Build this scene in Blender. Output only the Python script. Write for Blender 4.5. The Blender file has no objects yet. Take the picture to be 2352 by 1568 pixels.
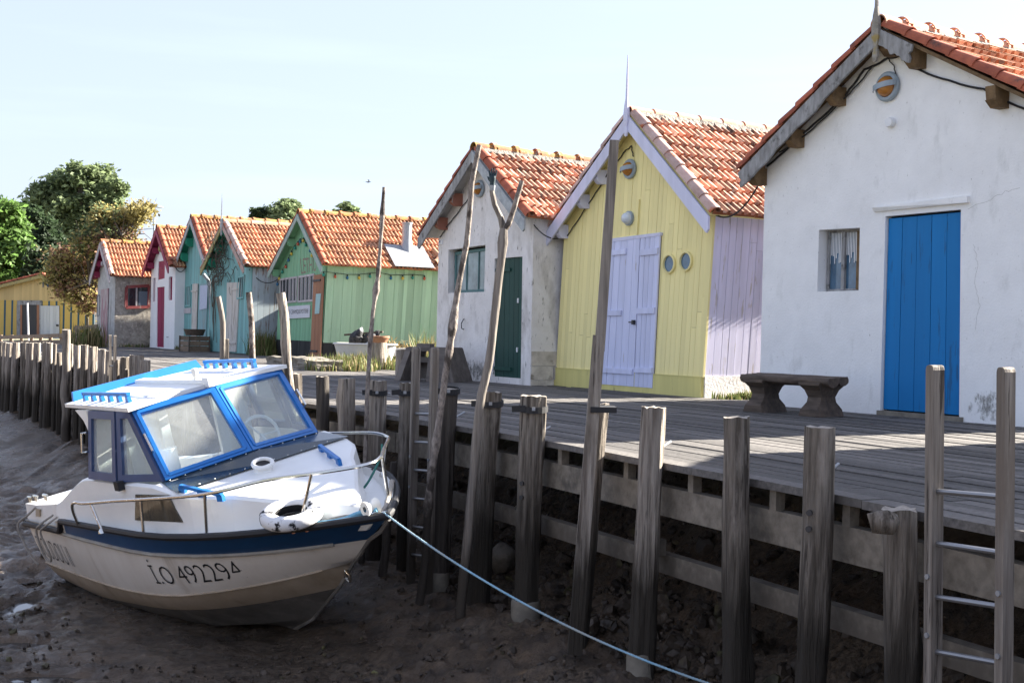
import bpy, bmesh, math, random
import numpy as np
from mathutils import Vector, Matrix, noise
from mathutils.geometry import tessellate_polygon
random.seed(7)
SC = bpy.context.scene
COL = SC.collection
rad = math.radians
# ---------------------------------------------------------------- camera (photo measured on a 2352 px wide sheet)
FPX, CX, CY, EYE = 46/36*2352, 1176, 784, 0.78
_p, _r = math.atan(24/FPX), rad(1.29)
CF = Vector((0, math.cos(_p), -math.sin(_p))); _U = Vector((0, math.sin(_p), math.cos(_p))); _R = Vector((1, 0, 0))
CR = _R*math.cos(_r)+_U*math.sin(_r); CU = _U*math.cos(_r)-_R*math.sin(_r)
CAM = Vector((0, 0, EYE))
def ray(x, y): return CF+CR*((x-CX)/FPX)+CU*((CY-y)/FPX)
def G(x, y, z=0.0):
    d = ray(x, y); return CAM+d*((z-EYE)/d.z)
def D(x, y, Y):
    d = ray(x, y); return CAM+d*(Y/d.y)
def PX(P):
    v = Vector(P)-CAM; w = v.dot(CF); return CX+FPX*v.dot(CR)/w, CY-FPX*v.dot(CU)/w
cd = bpy.data.cameras.new('camera'); cam = bpy.data.objects.new('camera', cd); COL.objects.link(cam)
cd.sensor_width = 36; cd.lens = 46; cd.clip_start = .05; cd.clip_end = 3000
cam.matrix_world = Matrix.Translation(CAM) @ Matrix((CR, CU, -CF)).transposed().to_4x4()
SC.camera = cam
# ---------------------------------------------------------------- light
SUN_AZ, SUN_EL = 64.5, 29.3
w = bpy.data.worlds.new('World'); SC.world = w; w.use_nodes = True
nt = w.node_tree; bg = nt.nodes['Background']
sky = nt.nodes.new('ShaderNodeTexSky'); sky.sky_type = 'NISHITA'; sky.sun_disc = False
sky.sun_elevation = rad(SUN_EL); sky.sun_rotation = rad(SUN_AZ); sky.air_density = 1.0; sky.dust_density = 2.0; sky.ozone_density = 3.0; sky.altitude = 0
veil = nt.nodes.new('ShaderNodeMix'); veil.data_type = 'RGBA'; veil.inputs[0].default_value = .75; veil.inputs[7].default_value = (1.92, 2.06, 2.66, 1)   # thin high haze that whitens the whole sky
_tc = nt.nodes.new('ShaderNodeTexCoord'); _mp = nt.nodes.new('ShaderNodeMapping'); _mp.inputs['Scale'].default_value = (2.2, 5, 26); _mp.inputs['Rotation'].default_value = (.12, -.10, .3); nt.links.new(_tc.outputs['Generated'], _mp.inputs[0])   # faint streaks of cirrus
_nz = nt.nodes.new('ShaderNodeTexNoise'); _nz.inputs['Scale'].default_value = 1.3; _nz.inputs['Detail'].default_value = 5; nt.links.new(_mp.outputs[0], _nz.inputs['Vector'])
_mr = nt.nodes.new('ShaderNodeMapRange'); nt.links.new(_nz.outputs['Fac'], _mr.inputs[0]); _mr.inputs[1].default_value = .5; _mr.inputs[2].default_value = .72; _mr.inputs[3].default_value = 1.0; _mr.inputs[4].default_value = 1.055
_vs = nt.nodes.new('ShaderNodeVectorMath'); _vs.operation = 'SCALE'; nt.links.new(veil.outputs[2], _vs.inputs[0]); nt.links.new(_mr.outputs[0], _vs.inputs['Scale'])
nt.links.new(sky.outputs[0], veil.inputs[6]); nt.links.new(_vs.outputs[0], bg.inputs[0]); bg.inputs[1].default_value = .066
sl = bpy.data.lights.new('sun', 'SUN'); sl.energy = 5.0; sl.angle = rad(.55); sl.color = (1, .93, .82)
so = bpy.data.objects.new('sun', sl); COL.objects.link(so)
sd = Vector((math.sin(rad(SUN_AZ))*math.cos(rad(SUN_EL)), math.cos(rad(SUN_AZ))*math.cos(rad(SUN_EL)), math.sin(rad(SUN_EL))))
so.rotation_euler = sd.to_track_quat('Z', 'Y').to_euler(); so.location = (10, 0, 20)
SC.view_settings.view_transform = 'Standard'; SC.view_settings.look = 'None'; SC.view_settings.gamma = 1
SC.view_settings.use_curve_mapping = False; SC.view_settings.exposure = 2.62
# ---------------------------------------------------------------- materials
MATS = {}
def pm(name, c1, c2, sc=6, st=(1, 1, 1), det=6, c3=None, s3=2.5, t3=(.56, .66), st3=(1, 1, 1), c4=None, s4=9, t4=(.6, .68), st4=(1, 1, 1), rv=0.0, rough=.8, bump=.3, bd=.01,
       met=0, spec=.3, off=9.0, tide=None, lo=.3, hi=.7, rr=0.0, trans=0, bs=None):
    """procedural surface: two-colour stretched noise, two optional stain layers, per-board variation"""
    m = bpy.data.materials.new(name); m.use_nodes = True; t = m.node_tree; n = t.nodes; L = t.links.new
    b = n['Principled BSDF']; b.inputs['Metallic'].default_value = met; b.inputs['Specular IOR Level'].default_value = spec
    tc = n.new('ShaderNodeTexCoord'); oi = n.new('ShaderNodeObjectInfo'); at = n.new('ShaderNodeAttribute'); at.attribute_name = 'rnd'
    ad = n.new('ShaderNodeMath'); ad.operation = 'ADD'; L(oi.outputs['Random'], ad.inputs[0]); L(at.outputs['Fac'], ad.inputs[1])
    ml = n.new('ShaderNodeMath'); ml.operation = 'MULTIPLY'; L(ad.outputs[0], ml.inputs[0]); ml.inputs[1].default_value = off
    va = n.new('ShaderNodeVectorMath'); va.operation = 'ADD'; L(tc.outputs['Object'], va.inputs[0]); L(ml.outputs[0], va.inputs[1])
    def nz(scale, stt, d=det):
        mp = n.new('ShaderNodeMapping'); L(va.outputs[0], mp.inputs[0]); mp.inputs['Scale'].default_value = [scale*k for k in stt]
        x = n.new('ShaderNodeTexNoise'); x.inputs['Scale'].default_value = 1; x.inputs['Detail'].default_value = d; x.inputs['Roughness'].default_value = .62
        L(mp.outputs[0], x.inputs['Vector']); return x.outputs['Fac']
    def ramp(f, a, c, pa, pb):
        r = n.new('ShaderNodeValToRGB'); L(f, r.inputs[0]); e = r.color_ramp.elements
        e[0].position = pa; e[0].color = (*a, 1); e[1].position = pb; e[1].color = (*c, 1); return r.outputs[0]
    def mix(f, a, c):
        x = n.new('ShaderNodeMix'); x.data_type = 'RGBA'; L(f, x.inputs[0]); L(a, x.inputs[6])
        if isinstance(c, tuple): x.inputs[7].default_value = (*c, 1)
        else: L(c, x.inputs[7])
        return x.outputs[2]
    f1 = nz(sc, st); col = ramp(f1, c2, c1, lo, hi)
    if c3: col = mix(ramp(nz(s3, st3), (0, 0, 0), (1, 1, 1), *t3), col, c3)
    if c4: col = mix(ramp(nz(s4, st4), (0, 0, 0), (1, 1, 1), *t4), col, c4)
    if rv:
        mr = n.new('ShaderNodeMapRange'); L(at.outputs['Fac'], mr.inputs[0]); mr.inputs[3].default_value = 1-rv; mr.inputs[4].default_value = 1+rv*.6
        mx = n.new('ShaderNodeMix'); mx.data_type = 'RGBA'; mx.blend_type = 'MULTIPLY'; mx.inputs[0].default_value = 1
        L(col, mx.inputs[6]); L(mr.outputs[0], mx.inputs[7]); col = mx.outputs[2]
    if tide:   # a tide mark: wet weed stain below a height
        z0, z1, tcx = tide
        ge = n.new('ShaderNodeNewGeometry'); sx = n.new('ShaderNodeSeparateXYZ'); L(ge.outputs['Position'], sx.inputs[0])
        na = n.new('ShaderNodeMath'); na.operation = 'MULTIPLY_ADD'; L(f1, na.inputs[0]); na.inputs[1].default_value = .5; L(sx.outputs[2], na.inputs[2])
        mr = n.new('ShaderNodeMapRange'); L(na.outputs[0], mr.inputs[0]); mr.inputs[1].default_value = z0+.25; mr.inputs[2].default_value = z1+.25; mr.inputs[3].default_value = 1; mr.inputs[4].default_value = 0
        col = mix(mr.outputs[0], col, tcx)
    L(col, b.inputs['Base Color'])
    if rr:
        r2 = n.new('ShaderNodeMapRange'); L(nz(s3*1.7, (1, 1, 1)), r2.inputs[0]); r2.inputs[1].default_value = .4; r2.inputs[2].default_value = .62
        r2.inputs[3].default_value = max(rough-rr, .05); r2.inputs[4].default_value = rough; L(r2.outputs[0], b.inputs['Roughness'])
    else: b.inputs['Roughness'].default_value = rough
    if bump:
        bp = n.new('ShaderNodeBump'); bp.inputs['Strength'].default_value = bump; bp.inputs['Distance'].default_value = bd
        L(nz(bs, (1, 1, 1)) if bs else f1, bp.inputs['Height']); L(bp.outputs[0], b.inputs['Normal'])
    if trans:
        tr = n.new('ShaderNodeBsdfTranslucent'); L(col, tr.inputs[0]); ms = n.new('ShaderNodeMixShader'); ms.inputs[0].default_value = trans
        L(b.outputs[0], ms.inputs[1]); L(tr.outputs[0], ms.inputs[2]); L(ms.outputs[0], n['Material Output'].inputs[0])
    MATS[name] = m; return m
VG = (1, 1, .06)      # vertical grain
pile_m = pm('pile_wood', (.25, .215, .178), (.085, .07, .055), sc=30, st=VG, c3=(.05, .04, .032), s3=30, st3=(1, 1, .05), t3=(.585, .63), c4=(.32, .28, .24), s4=6, st4=(1, 1, .25), t4=(.56, .7), bump=1, bd=.045, lo=.38, hi=.62, tide=(-.70, -.28, (.038, .032, .025)), rough=.85)
pile_d = pm('pile_tarred', (.10, .085, .07), (.025, .02, .018), sc=26, st=VG, c3=(.25, .22, .19), s3=4, st3=(1, 1, .3), t3=(.62, .7), bump=.9, bd=.025, rough=.75)
pile_l = pm('pile_pale', (.38, .335, .285), (.17, .14, .115), sc=30, st=VG, c3=(.06, .05, .04), s3=26, st3=(1, 1, .05), t3=(.585, .63), c4=(.15, .125, .10), s4=4, st4=(1, 1, .3), t4=(.55, .68), bump=1, bd=.04, lo=.38, hi=.62, tide=(-.75, -.35, (.042, .035, .027)), rough=.85)
post_m = pm('post_wood', (.27, .235, .20), (.13, .11, .092), sc=34, st=(1, 1, .04), c3=(.06, .05, .042), s3=22, st3=(1, 1, .05), t3=(.60, .64), c4=(.16, .13, .105), s4=3, st4=(1, 1, .3), t4=(.52, .66), bump=.7, bd=.015, lo=.38, hi=.62, tide=(-1.0, -.7, (.06, .05, .04)))
grain_end = pm('end_grain', (.40, .36, .31), (.20, .17, .14), sc=30, bump=.5)
deck_m = pm('deck_boards', (.16, .148, .138), (.072, .067, .063), sc=5, st=(6, 6, 6), c3=(.10, .092, .085), s3=1.3, t3=(.52, .72), rv=.5, bump=.5, bd=.008, off=23)
beam_m = pm('beam_wood', (.27, .235, .19), (.14, .12, .095), sc=14, c3=(.09, .08, .07), s3=4, t3=(.6, .72), bump=.4, rv=.2, tide=(-.7, -.3, (.10, .085, .068)))
tile_m = pm('clay_tile', (.56, .31, .215), (.37, .165, .105), sc=9, c3=(.10, .072, .058), s3=7, t3=(.47, .64), c4=(.62, .47, .37), s4=3.1, t4=(.50, .68), rv=.5, bump=.4, bd=.006, rough=.85, off=31)  # pale mottle layer puts sun highlights into the clay colour
tile_n = pm('clay_tile_bright', (.57, .32, .20), (.42, .19, .105), sc=9, c3=(.13, .085, .06), s3=6, t3=(.52, .68), c4=(.58, .38, .18), s4=2.2, t4=(.58, .70), rv=.35, bump=.4, bd=.006, rough=.85, off=31)
ridge_m = pm('ridge_lichen', (.44, .18, .085), (.28, .10, .05), sc=8, c3=(.42, .25, .06), s3=4.5, t3=(.46, .58), c4=(.33, .31, .27), s4=6, t4=(.58, .66), rv=.25, bump=.6)
ridge_p = pm('ridge_pink', (.62, .32, .20), (.46, .22, .13), sc=8, c3=(.40, .37, .33), s3=5, t3=(.58, .68), rv=.2, bump=.5)
verge_w = pm('verge_limed', (.56, .42, .38), (.42, .27, .22), sc=8, c3=(.45, .14, .06), s3=2.8, t3=(.56, .62), rv=.3, bump=.5)
verge_b = pm('verge_red', (.40, .115, .06), (.27, .075, .045), sc=10, c3=(.09, .06, .05), s3=6, t3=(.58, .7), rv=.25, bump=.5)
lip_m = pm('tile_edge', (.43, .15, .07), (.27, .085, .04), sc=9, c3=(.12, .07, .05), s3=7, t3=(.55, .68), rv=.45, bump=.4, rough=.85, off=31)
mortar = pm('mortar', (.28, .26, .23), (.10, .09, .078), sc=22, bump=1, bd=.03, c3=(.08, .07, .06), s3=9)
plaster = pm('white_plaster', (.86, .86, .85), (.78, .78, .77), sc=3, c3=(.62, .62, .60), s3=6, st3=(1, 1, .45), t3=(.58, .86), c4=(.36, .35, .33), s4=38, st4=(1, 1, .4), t4=(.645, .72), bump=.35, bd=.012, bs=38)
plaster2 = pm('old_plaster', (.80, .77, .75), (.68, .65, .62), sc=4, c3=(.44, .41, .38), s3=4.5, st3=(1, 1, .4), t3=(.52, .76), c4=(.20, .185, .17), s4=22, st4=(1, 1, .35), t4=(.61, .72), bump=.5, bd=.015, bs=30)
plaster3 = pm('fresh_plaster', (.82, .82, .82), (.76, .76, .76), sc=3, c3=(.64, .63, .62), s3=3, t3=(.65, .8), bump=.25, bs=30)
render_g = pm('grey_render', (.44, .40, .34), (.24, .215, .185), sc=8, c3=(.15, .135, .12), s3=3, t3=(.52, .7), c4=(.56, .52, .45), s4=14, t4=(.56, .7), bump=.7, bd=.02)
grime = pm('damp_plaster', (.55, .54, .51), (.20, .19, .17), sc=11, bump=.6, c3=(.12, .11, .10), s3=6)
concrete = pm('concrete', (.25, .225, .185), (.14, .125, .10), sc=9, bump=.5, c3=(.15, .135, .11), s3=5)
def paint(nm, c, wood=(.30, .26, .22), fl=.68, rv=.1, dk=.82, s=7, sg=None, c4=None):
    return pm(nm, c, tuple(x*dk for x in c), sc=s, st=VG, c3=wood, s3=16, t3=(fl, fl+.05), st3=(1, 1, .10), c4=c4, s4=5, t4=(.6, .8), st4=(1, 1, .25), rv=rv, rough=.6, bump=.3, bd=.006, off=17)
yellow_p = paint('yellow_paint', (.92, .81, .38), wood=(.42, .33, .10), fl=.70, rv=.09, dk=.90)
lilac_p = paint('lilac_paint', (.66, .69, .90), wood=(.40, .36, .36), fl=.66, rv=.10)
lilac_s = paint('lilac_worn', (.68, .66, .84), wood=(.46, .42, .44), fl=.60, rv=.12)
lilac_b = paint('lilac_trim', (.66, .67, .84), wood=(.40, .38, .40), fl=.70, rv=.05)
green_p = paint('pale_green', (.38, .55, .38), wood=(.25, .33, .18), fl=.66, rv=.16, c4=(.20, .42, .22))
green_f = paint('front_green', (.23, .47, .28), wood=(.14, .26, .16), fl=.66, rv=.14)
teal_p = paint('turquoise_paint', (.22, .46, .45), wood=(.30, .36, .34), fl=.60, rv=.16)
teal_w = paint('pale_blue_worn', (.50, .58, .61), wood=(.24, .20, .17), fl=.56, rv=.12)
tgreen = paint('eave_green', (.025, .27, .17), fl=.8, rv=.05)
blue_d = paint('blue_door_paint', (.004, .18, .47), wood=(.01, .11, .27), fl=.60, rv=.10, dk=.88)
dgreen = paint('dark_green_paint', (.016, .065, .052), wood=(.03, .10, .08), fl=.66, rv=.12)
white_w = paint('worn_white_boards', (.58, .54, .49), wood=(.33, .28, .23), fl=.56, rv=.14)
magenta = paint('magenta_paint', (.30, .03, .085), wood=(.22, .03, .06), fl=.66, rv=.1)
brown_d = paint('brown_boards', (.33, .155, .085), wood=(.22, .10, .06), fl=.6, rv=.2)
grey_w = pm('weathered_grey', (.36, .36, .36), (.17, .165, .16), sc=16, st=(1, 1, .3), c3=(.09, .085, .08), s3=6, t3=(.58, .68), bump=.8, bd=.015, rv=.15)
grey_p = pm('grey_paint_wood', (.46, .49, .50), (.28, .30, .31), sc=12, c3=(.20, .17, .12), s3=5, t3=(.62, .7), bump=.4, rv=.1)
ochre_w = pm('lichen_board', (.42, .34, .12), (.24, .20, .12), sc=12, c3=(.14, .12, .09), s3=8, bump=.5)
brown_w = pm('brown_timber', (.22, .14, .07), (.10, .065, .035), sc=12, bump=.4)
dark_w = pm('dark_timber', (.135, .10, .075), (.055, .042, .033), sc=16, st=(.3, 1, 1), bump=.7, bd=.015, rough=.7)
tar_m = pm('tar_black', (.045, .045, .045), (.025, .025, .025), sc=9, st=VG, bump=.3, rv=.3)
straw_y = paint('striped_yellow', (.60, .41, .11), fl=.72, rv=.08)
straw_t = paint('tan_boards', (.60, .44, .20), fl=.72, rv=.12)
navy_s = paint('navy_stripe', (.03, .09, .13), fl=.75, rv=.05)
dull_m = paint('pale_mauve_wood', (.48, .44, .45), wood=(.3, .25, .25), fl=.58, rv=.12)
def plain(nm, c, rough=.5, met=0, spec=.4, bump=.0, v=.88): return pm(nm, c, tuple(x*v for x in c), sc=14, rough=rough, met=met, spec=spec, bump=bump)
black = plain('black_rubber', (.018, .018, .02), .6); steel = plain('stainless', (.62, .61, .58), .18, 1, .5); galv = plain('galvanised', (.30, .30, .31), .45, .8); zinc = plain('zinc', (.33, .345, .37), .5, .6)
iron = plain('iron', (.06, .06, .065), .5, .6); amber = plain('amber_dome', (.42, .17, .03), .25, 0, .6); greyl = plain('grey_metal_paint', (.30, .36, .41), .45)
white_pl = plain('white_plastic', (.78, .79, .80), .4); cream = plain('cream_board', (.86, .84, .77), .6); dome_c = plain('clear_dome', (.62, .68, .74), .15, 0, .8)
rope_b = pm('blue_rope', (.22, .46, .62), (.12, .32, .48), sc=60, rough=.8, bump=.6); rope_g = pm('grey_rope', (.36, .33, .29), (.22, .20, .18), sc=60, bump=.5)
gel = pm('white_gelcoat', (.80, .80, .78), (.74, .74, .72), sc=3, c3=(.56, .53, .46), s3=2.2, st3=(1, 1, .35), t3=(.60, .78), c4=(.28, .24, .19), s4=14, t4=(.735, .77), rough=.35, bump=.08, bs=12, spec=.5)
hull_w = pm('hull_white', (.74, .70, .64), (.62, .57, .50), sc=3, st=(1, 1, .3), c3=(.42, .36, .29), s3=3.5, st3=(1, .5, .22), t3=(.56, .76), c4=(.22, .19, .16), s4=30, t4=(.73, .80), rough=.45, bump=.05)
hull_t = pm('hull_tan', (.46, .385, .30), (.34, .275, .20), sc=4, st=(1, 1, .4), c3=(.22, .175, .125), s3=4, st3=(1, .6, .25), t3=(.54, .74), rough=.55, bump=.1)
hull_d = pm('hull_dark', (.19, .18, .165), (.10, .093, .085), sc=6, st=(1, 1, .4), c3=(.30, .285, .26), s3=3, st3=(1, .7, .2), t3=(.56, .72), rough=.6, bump=.2)
hull_b = pm('hull_navy', (.006, .055, .155), (.004, .042, .12), sc=5, c3=(.02, .075, .16), s3=3, t3=(.6, .8), rough=.35, spec=.5, bump=.03)
hull_l = pm('hull_line', (.36, .34, .30), (.24, .22, .19), sc=8, rough=.6)
boat_b = pm('boat_blue', (.012, .165, .50), (.008, .13, .42), sc=5, rough=.35, spec=.5, bump=.04); skirt_m = pm('dark_perspex', (.030, .045, .058), (.022, .034, .045), sc=3, rough=.2, spec=.6, bump=0, c3=(.06, .08, .09), s3=3)
boat_bd = pm('boat_grey_blue', (.055, .085, .18), (.045, .07, .15), sc=5, rough=.4, bump=.04)
smoke_p = pm('smoked_pane', (.09, .075, .05), (.045, .04, .03), sc=12, st=(1, 1, .2), rough=.12, spec=.7, bump=0)
copper = plain('copper', (.45, .20, .12), .35, .8); mark_m = plain('black_lettering', (.02, .02, .022), .6); name_m = plain('grey_lettering', (.07, .065, .065), .7)
def glassmat(nm, tint=(.9, .95, .95), alpha=.78, dirt=(.70, .72, .68)):
    m = bpy.data.materials.new(nm); m.use_nodes = True; t = m.node_tree; n = t.nodes; L = t.links.new
    b = n['Principled BSDF']; b.inputs['Base Color'].default_value = (*dirt, 1); b.inputs['Roughness'].default_value = .06; b.inputs['Specular IOR Level'].default_value = .6
    tr = n.new('ShaderNodeBsdfTransparent'); tr.inputs[0].default_value = (*tint, 1); ms = n.new('ShaderNodeMixShader')
    tc = n.new('ShaderNodeTexCoord'); nz = n.new('ShaderNodeTexNoise'); nz.inputs['Scale'].default_value = 7; nz.inputs['Detail'].default_value = 5; L(tc.outputs['Object'], nz.inputs['Vector'])
    mr = n.new('ShaderNodeMapRange'); L(nz.outputs['Fac'], mr.inputs[0]); mr.inputs[1].default_value = .3; mr.inputs[2].default_value = .75; mr.inputs[3].default_value = alpha+.03; mr.inputs[4].default_value = alpha-.05
    L(mr.outputs[0], ms.inputs[0]); L(b.outputs[0], ms.inputs[1]); L(tr.outputs[0], ms.inputs[2]); L(ms.outputs[0], n['Material Output'].inputs[0]); return m
boat_gl = glassmat('salty_glass', alpha=.80, dirt=(.82, .83, .80))
def darkglass(nm, c, r=.05):
    m = pm(nm, c, tuple(k*.5 for k in c), sc=5, rough=r, spec=.9, bump=0); return m
pane_d = darkglass('dark_pane', (.022, .03, .036)); pane_b = darkglass('bluish_pane', (.08, .17, .27)); pane_g = darkglass('pale_pane', (.26, .34, .34), .12)
# ---------------------------------------------------------------- mesh helpers
class MB:
    def __init__(s): s.v = []; s.f = []; s.m = []; s.c = []
    def add(s, vs, fs, m=0, c=None):
        o = len(s.v); s.v += [tuple(x) for x in vs]
        c = random.random() if c is None else c
        for f in fs: s.f.append([o+i for i in f]); s.m.append(m); s.c.append(c)
        return s
    def hexa(s, p, m=0, c=None):   # p: 4 bottom (ccw from above), 4 top
        return s.add(p, [(3, 2, 1, 0), (4, 5, 6, 7), (0, 1, 5, 4), (1, 2, 6, 5), (2, 3, 7, 6), (3, 0, 4, 7)], m, c)
    def box(s, a, b, m=0, c=None):
        x0, y0, z0 = a; x1, y1, z1 = b
        return s.hexa([(x0, y0, z0), (x1, y0, z0), (x1, y1, z0), (x0, y1, z0), (x0, y0, z1), (x1, y0, z1), (x1, y1, z1), (x0, y1, z1)], m, c)
    def bar(s, A, B, w, h, up=(0, 0, 1), m=0, c=None, w2=None, h2=None):   # squared bar from A to B
        A = Vector(A); B = Vector(B); d = (B-A).normalized(); up = Vector(up); x = d.cross(up)
        x = x.normalized() if x.length > 1e-5 else Vector((1, 0, 0)); y = x.cross(d)
        w2 = w if w2 is None else w2; h2 = h if h2 is None else h2
        q = []
        for P, ww, hh in ((A, w, h), (B, w2, h2)): q += [P-x*ww/2-y*hh/2, P+x*ww/2-y*hh/2, P+x*ww/2+y*hh/2, P-x*ww/2+y*hh/2]
        return s.add(q, [(0, 1, 2, 3), (7, 6, 5, 4), (1, 0, 4, 5), (2, 1, 5, 6), (3, 2, 6, 7), (0, 3, 7, 4)], m, c)
    def tube(s, pts, rs, n=8, m=0, c=None, cap=True, closed=False):
        pts = [Vector(p) for p in pts]; k = len(pts)
        if not isinstance(rs, (list, tuple)): rs = [rs]*k
        vs = []; px = None
        for i, p in enumerate(pts):
            if closed: d = pts[(i+1) % k]-pts[i-1]
            else: d = pts[min(i+1, k-1)]-pts[max(i-1, 0)]
            d.normalize()
            if px is None: px = d.cross(Vector((0, 0, 1)));  px = px if px.length > .05 else d.cross(Vector((1, 0, 0)))
            px = (px-d*px.dot(d)).normalized(); py = d.cross(px)
            for j in range(n): a = 2*math.pi*j/n; vs.append(p+(px*math.cos(a)+py*math.sin(a))*rs[i])
        fs = [(i*n+j, i*n+(j+1) % n, (i+1) % k*n+(j+1) % n, (i+1) % k*n+j) for i in range(k if closed else k-1) for j in range(n)]
        if cap and not closed: fs += [tuple(range(n-1, -1, -1)), tuple(range((k-1)*n, k*n))]
        return s.add(vs, fs, m, c)
    def prism(s, poly, ext, m=0, c=None):   # planar polygon extruded along ext
        n = len(poly); e = Vector(ext); a = [Vector(p) for p in poly]; b = [p+e for p in a]
        return s.add(a+b, [tuple(range(n)), tuple(range(2*n-1, n-1, -1))]+[(i, i+n, (i+1) % n+n, (i+1) % n) for i in range(n)], m, c)
    def lathe(s, prof, o=(0, 0, 0), ax='z', n=16, m=0, c=None):
        vs = []; k = len(prof); o = Vector(o)
        for r, h in prof:
            for j in range(n):
                a = 2*math.pi*j/n; p = (r*math.cos(a), r*math.sin(a), h)
                if ax == 'y': p = (p[0], p[2], p[1])
                vs.append(o+Vector(p))
        fs = [(i*n+j, i*n+(j+1) % n, (i+1)*n+(j+1) % n, (i+1)*n+j) for i in range(k-1) for j in range(n)]
        return s.add(vs, fs, m, c)
    def shear(s, k):
        if k: s.v = [(x+k*max(z, 0), y, z) for x, y, z in s.v]
        return s
    def build(s, name, mats, parent=None, smooth=False, fix=True):
        me = bpy.data.meshes.new(name); me.from_pydata(s.v, [], s.f)
        for m in (mats if isinstance(mats, (list, tuple)) else [mats]): me.materials.append(m)
        me.polygons.foreach_set('material_index', s.m)
        me.attributes.new('rnd', 'FLOAT', 'FACE').data.foreach_set('value', s.c)
        if fix:
            bm = bmesh.new(); bm.from_mesh(me); bmesh.ops.recalc_face_normals(bm, faces=bm.faces); bm.to_mesh(me); bm.free()
        if smooth:
            me.polygons.foreach_set('use_smooth', [True]*len(me.polygons))
            if smooth != 'all': me.set_sharp_from_angle(angle=rad(40))
        o = bpy.data.objects.new(name, me); COL.objects.link(o)
        if parent: o.parent = parent
        return o
def tag(o, label, cat, group=None, kind=None):
    if label: o['label'] = label
    if cat: o['category'] = cat
    if group: o['group'] = group
    if kind: o['kind'] = kind
    return o
def thing(name, label, cat, loc=(0, 0, 0), rz=0, group=None):
    o = bpy.data.objects.new(name, None); COL.objects.link(o); o.location = loc; o.rotation_euler = (0, 0, rz); o.empty_display_size = .2
    return tag(o, label, cat, group)
def lerp(a, b, t): return Vector(a)*(1-t)+Vector(b)*t
def text_mesh(txt, size, font_shear=0, space=1.0, thin=0.):
    cu = bpy.data.curves.new('lettering', 'FONT'); cu.body = txt; cu.size = size; cu.shear = font_shear; cu.space_character = space; cu.resolution_u = 3; cu.offset = thin
    o = bpy.data.objects.new('lettering', cu); COL.objects.link(o)
    dg = bpy.context.evaluated_depsgraph_get(); dg.update()
    me = bpy.data.meshes.new_from_object(o.evaluated_get(dg)); bpy.data.objects.remove(o); bpy.data.curves.remove(cu)
    v = [tuple(x.co) for x in me.vertices]; f = [tuple(p.vertices) for p in me.polygons]; bpy.data.meshes.remove(me)
    return v, f
def struct(o, label=None): o['kind'] = 'structure'; return o

# ---------------------------------------------------------------- quay line and ground
QP = [(7.5, -6.0), (3.45, 2.7), (1.75, 6.31), (.96, 7.97), (-.10, 10.15), (-1.07, 11.82), (-2.10, 13.34), (-5.10, 18.5), (-8.5, 24.6), (-12.0, 30.7), (-16, 37.4), (-22, 47)]
def dense(P, step=.35):
    out = []
    for i in range(len(P)-1):
        a, b = np.array(P[i]), np.array(P[i+1]); k = max(2, int(np.linalg.norm(b-a)/step))
        out += [a+(b-a)*j/k for j in range(k)]
    out.append(np.array(P[-1])); q = np.array(out)
    for _ in range(14): q[1:-1] = (q[:-2]+2*q[1:-1]+q[2:])/4
    return q
Q = dense(QP); QT = np.gradient(Q, axis=0); QT /= np.linalg.norm(QT, axis=1)[:, None]; QN = np.stack([QT[:, 1], -QT[:, 0]], 1)   # inland normal
if QN[5, 0] < 0: QN = -QN
QS = np.concatenate([[0], np.cumsum(np.linalg.norm(np.diff(Q, axis=0), axis=1))])
def qpt(t, off=0.0, z=0.0):
    x = np.interp(t, QS, Q[:, 0]); y = np.interp(t, QS, Q[:, 1]); nx = np.interp(t, QS, QN[:, 0]); ny = np.interp(t, QS, QN[:, 1])
    return Vector((x+nx*off, y+ny*off, z))
def qtan(t):
    return Vector((np.interp(t, QS, QT[:, 0]), np.interp(t, QS, QT[:, 1]), 0)).normalized()
def qfind(px, off=0.0, z=0.0):     # where along the quay line (offset off, height z) a photo column meets it
    best = None
    for t in np.arange(6, QS[-1]-.5, .05):
        P = qpt(t, off, z)
        if P.y < 3: continue
        e = abs(PX(P)[0]-px)
        if best is None or e < best[0]: best = (e, t)
    return best[1]
def sdist(X, Y):
    X = np.asarray(X, float); Y = np.asarray(Y, float); best = np.full(X.shape, 1e9); sg = np.zeros(X.shape)
    for i in range(0, len(Q)-1, 1):
        ax, ay = Q[i]; dx, dy = Q[i+1]-Q[i]; l2 = dx*dx+dy*dy
        t = np.clip(((X-ax)*dx+(Y-ay)*dy)/l2, 0 if i else -1e4, 1 if i < len(Q)-2 else 1e4)
        ex = X-(ax+t*dx); ey = Y-(ay+t*dy); d = np.hypot(ex, ey); k = d < best
        best[k] = d[k]; sg[k] = np.where(ex*QN[i, 0]+ey*QN[i, 1] > 0, 1, -1)[k]
    return best*sg
def vnoise(X, Y, sc, seed=0):
    X = X/sc; Y = Y/sc; x0 = np.floor(X).astype(np.int64); y0 = np.floor(Y).astype(np.int64); fx = X-x0; fy = Y-y0
    fx = fx*fx*(3-2*fx); fy = fy*fy*(3-2*fy)
    def h(i, j):
        n = (i*374761393+j*668265263+seed*982451653) & 0xffffffff; n = ((n ^ (n >> 13))*1274126177) & 0xffffffff
        return ((n ^ (n >> 16)) & 0xffff)/65535.-.5
    return (h(x0, y0)*(1-fx)+h(x0+1, y0)*fx)*(1-fy)+(h(x0, y0+1)*(1-fx)+h(x0+1, y0+1)*fx)*fy
def ss(a, b, x): t = np.clip((x-a)/(b-a), 0, 1); return t*t*(3-2*t)
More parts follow.
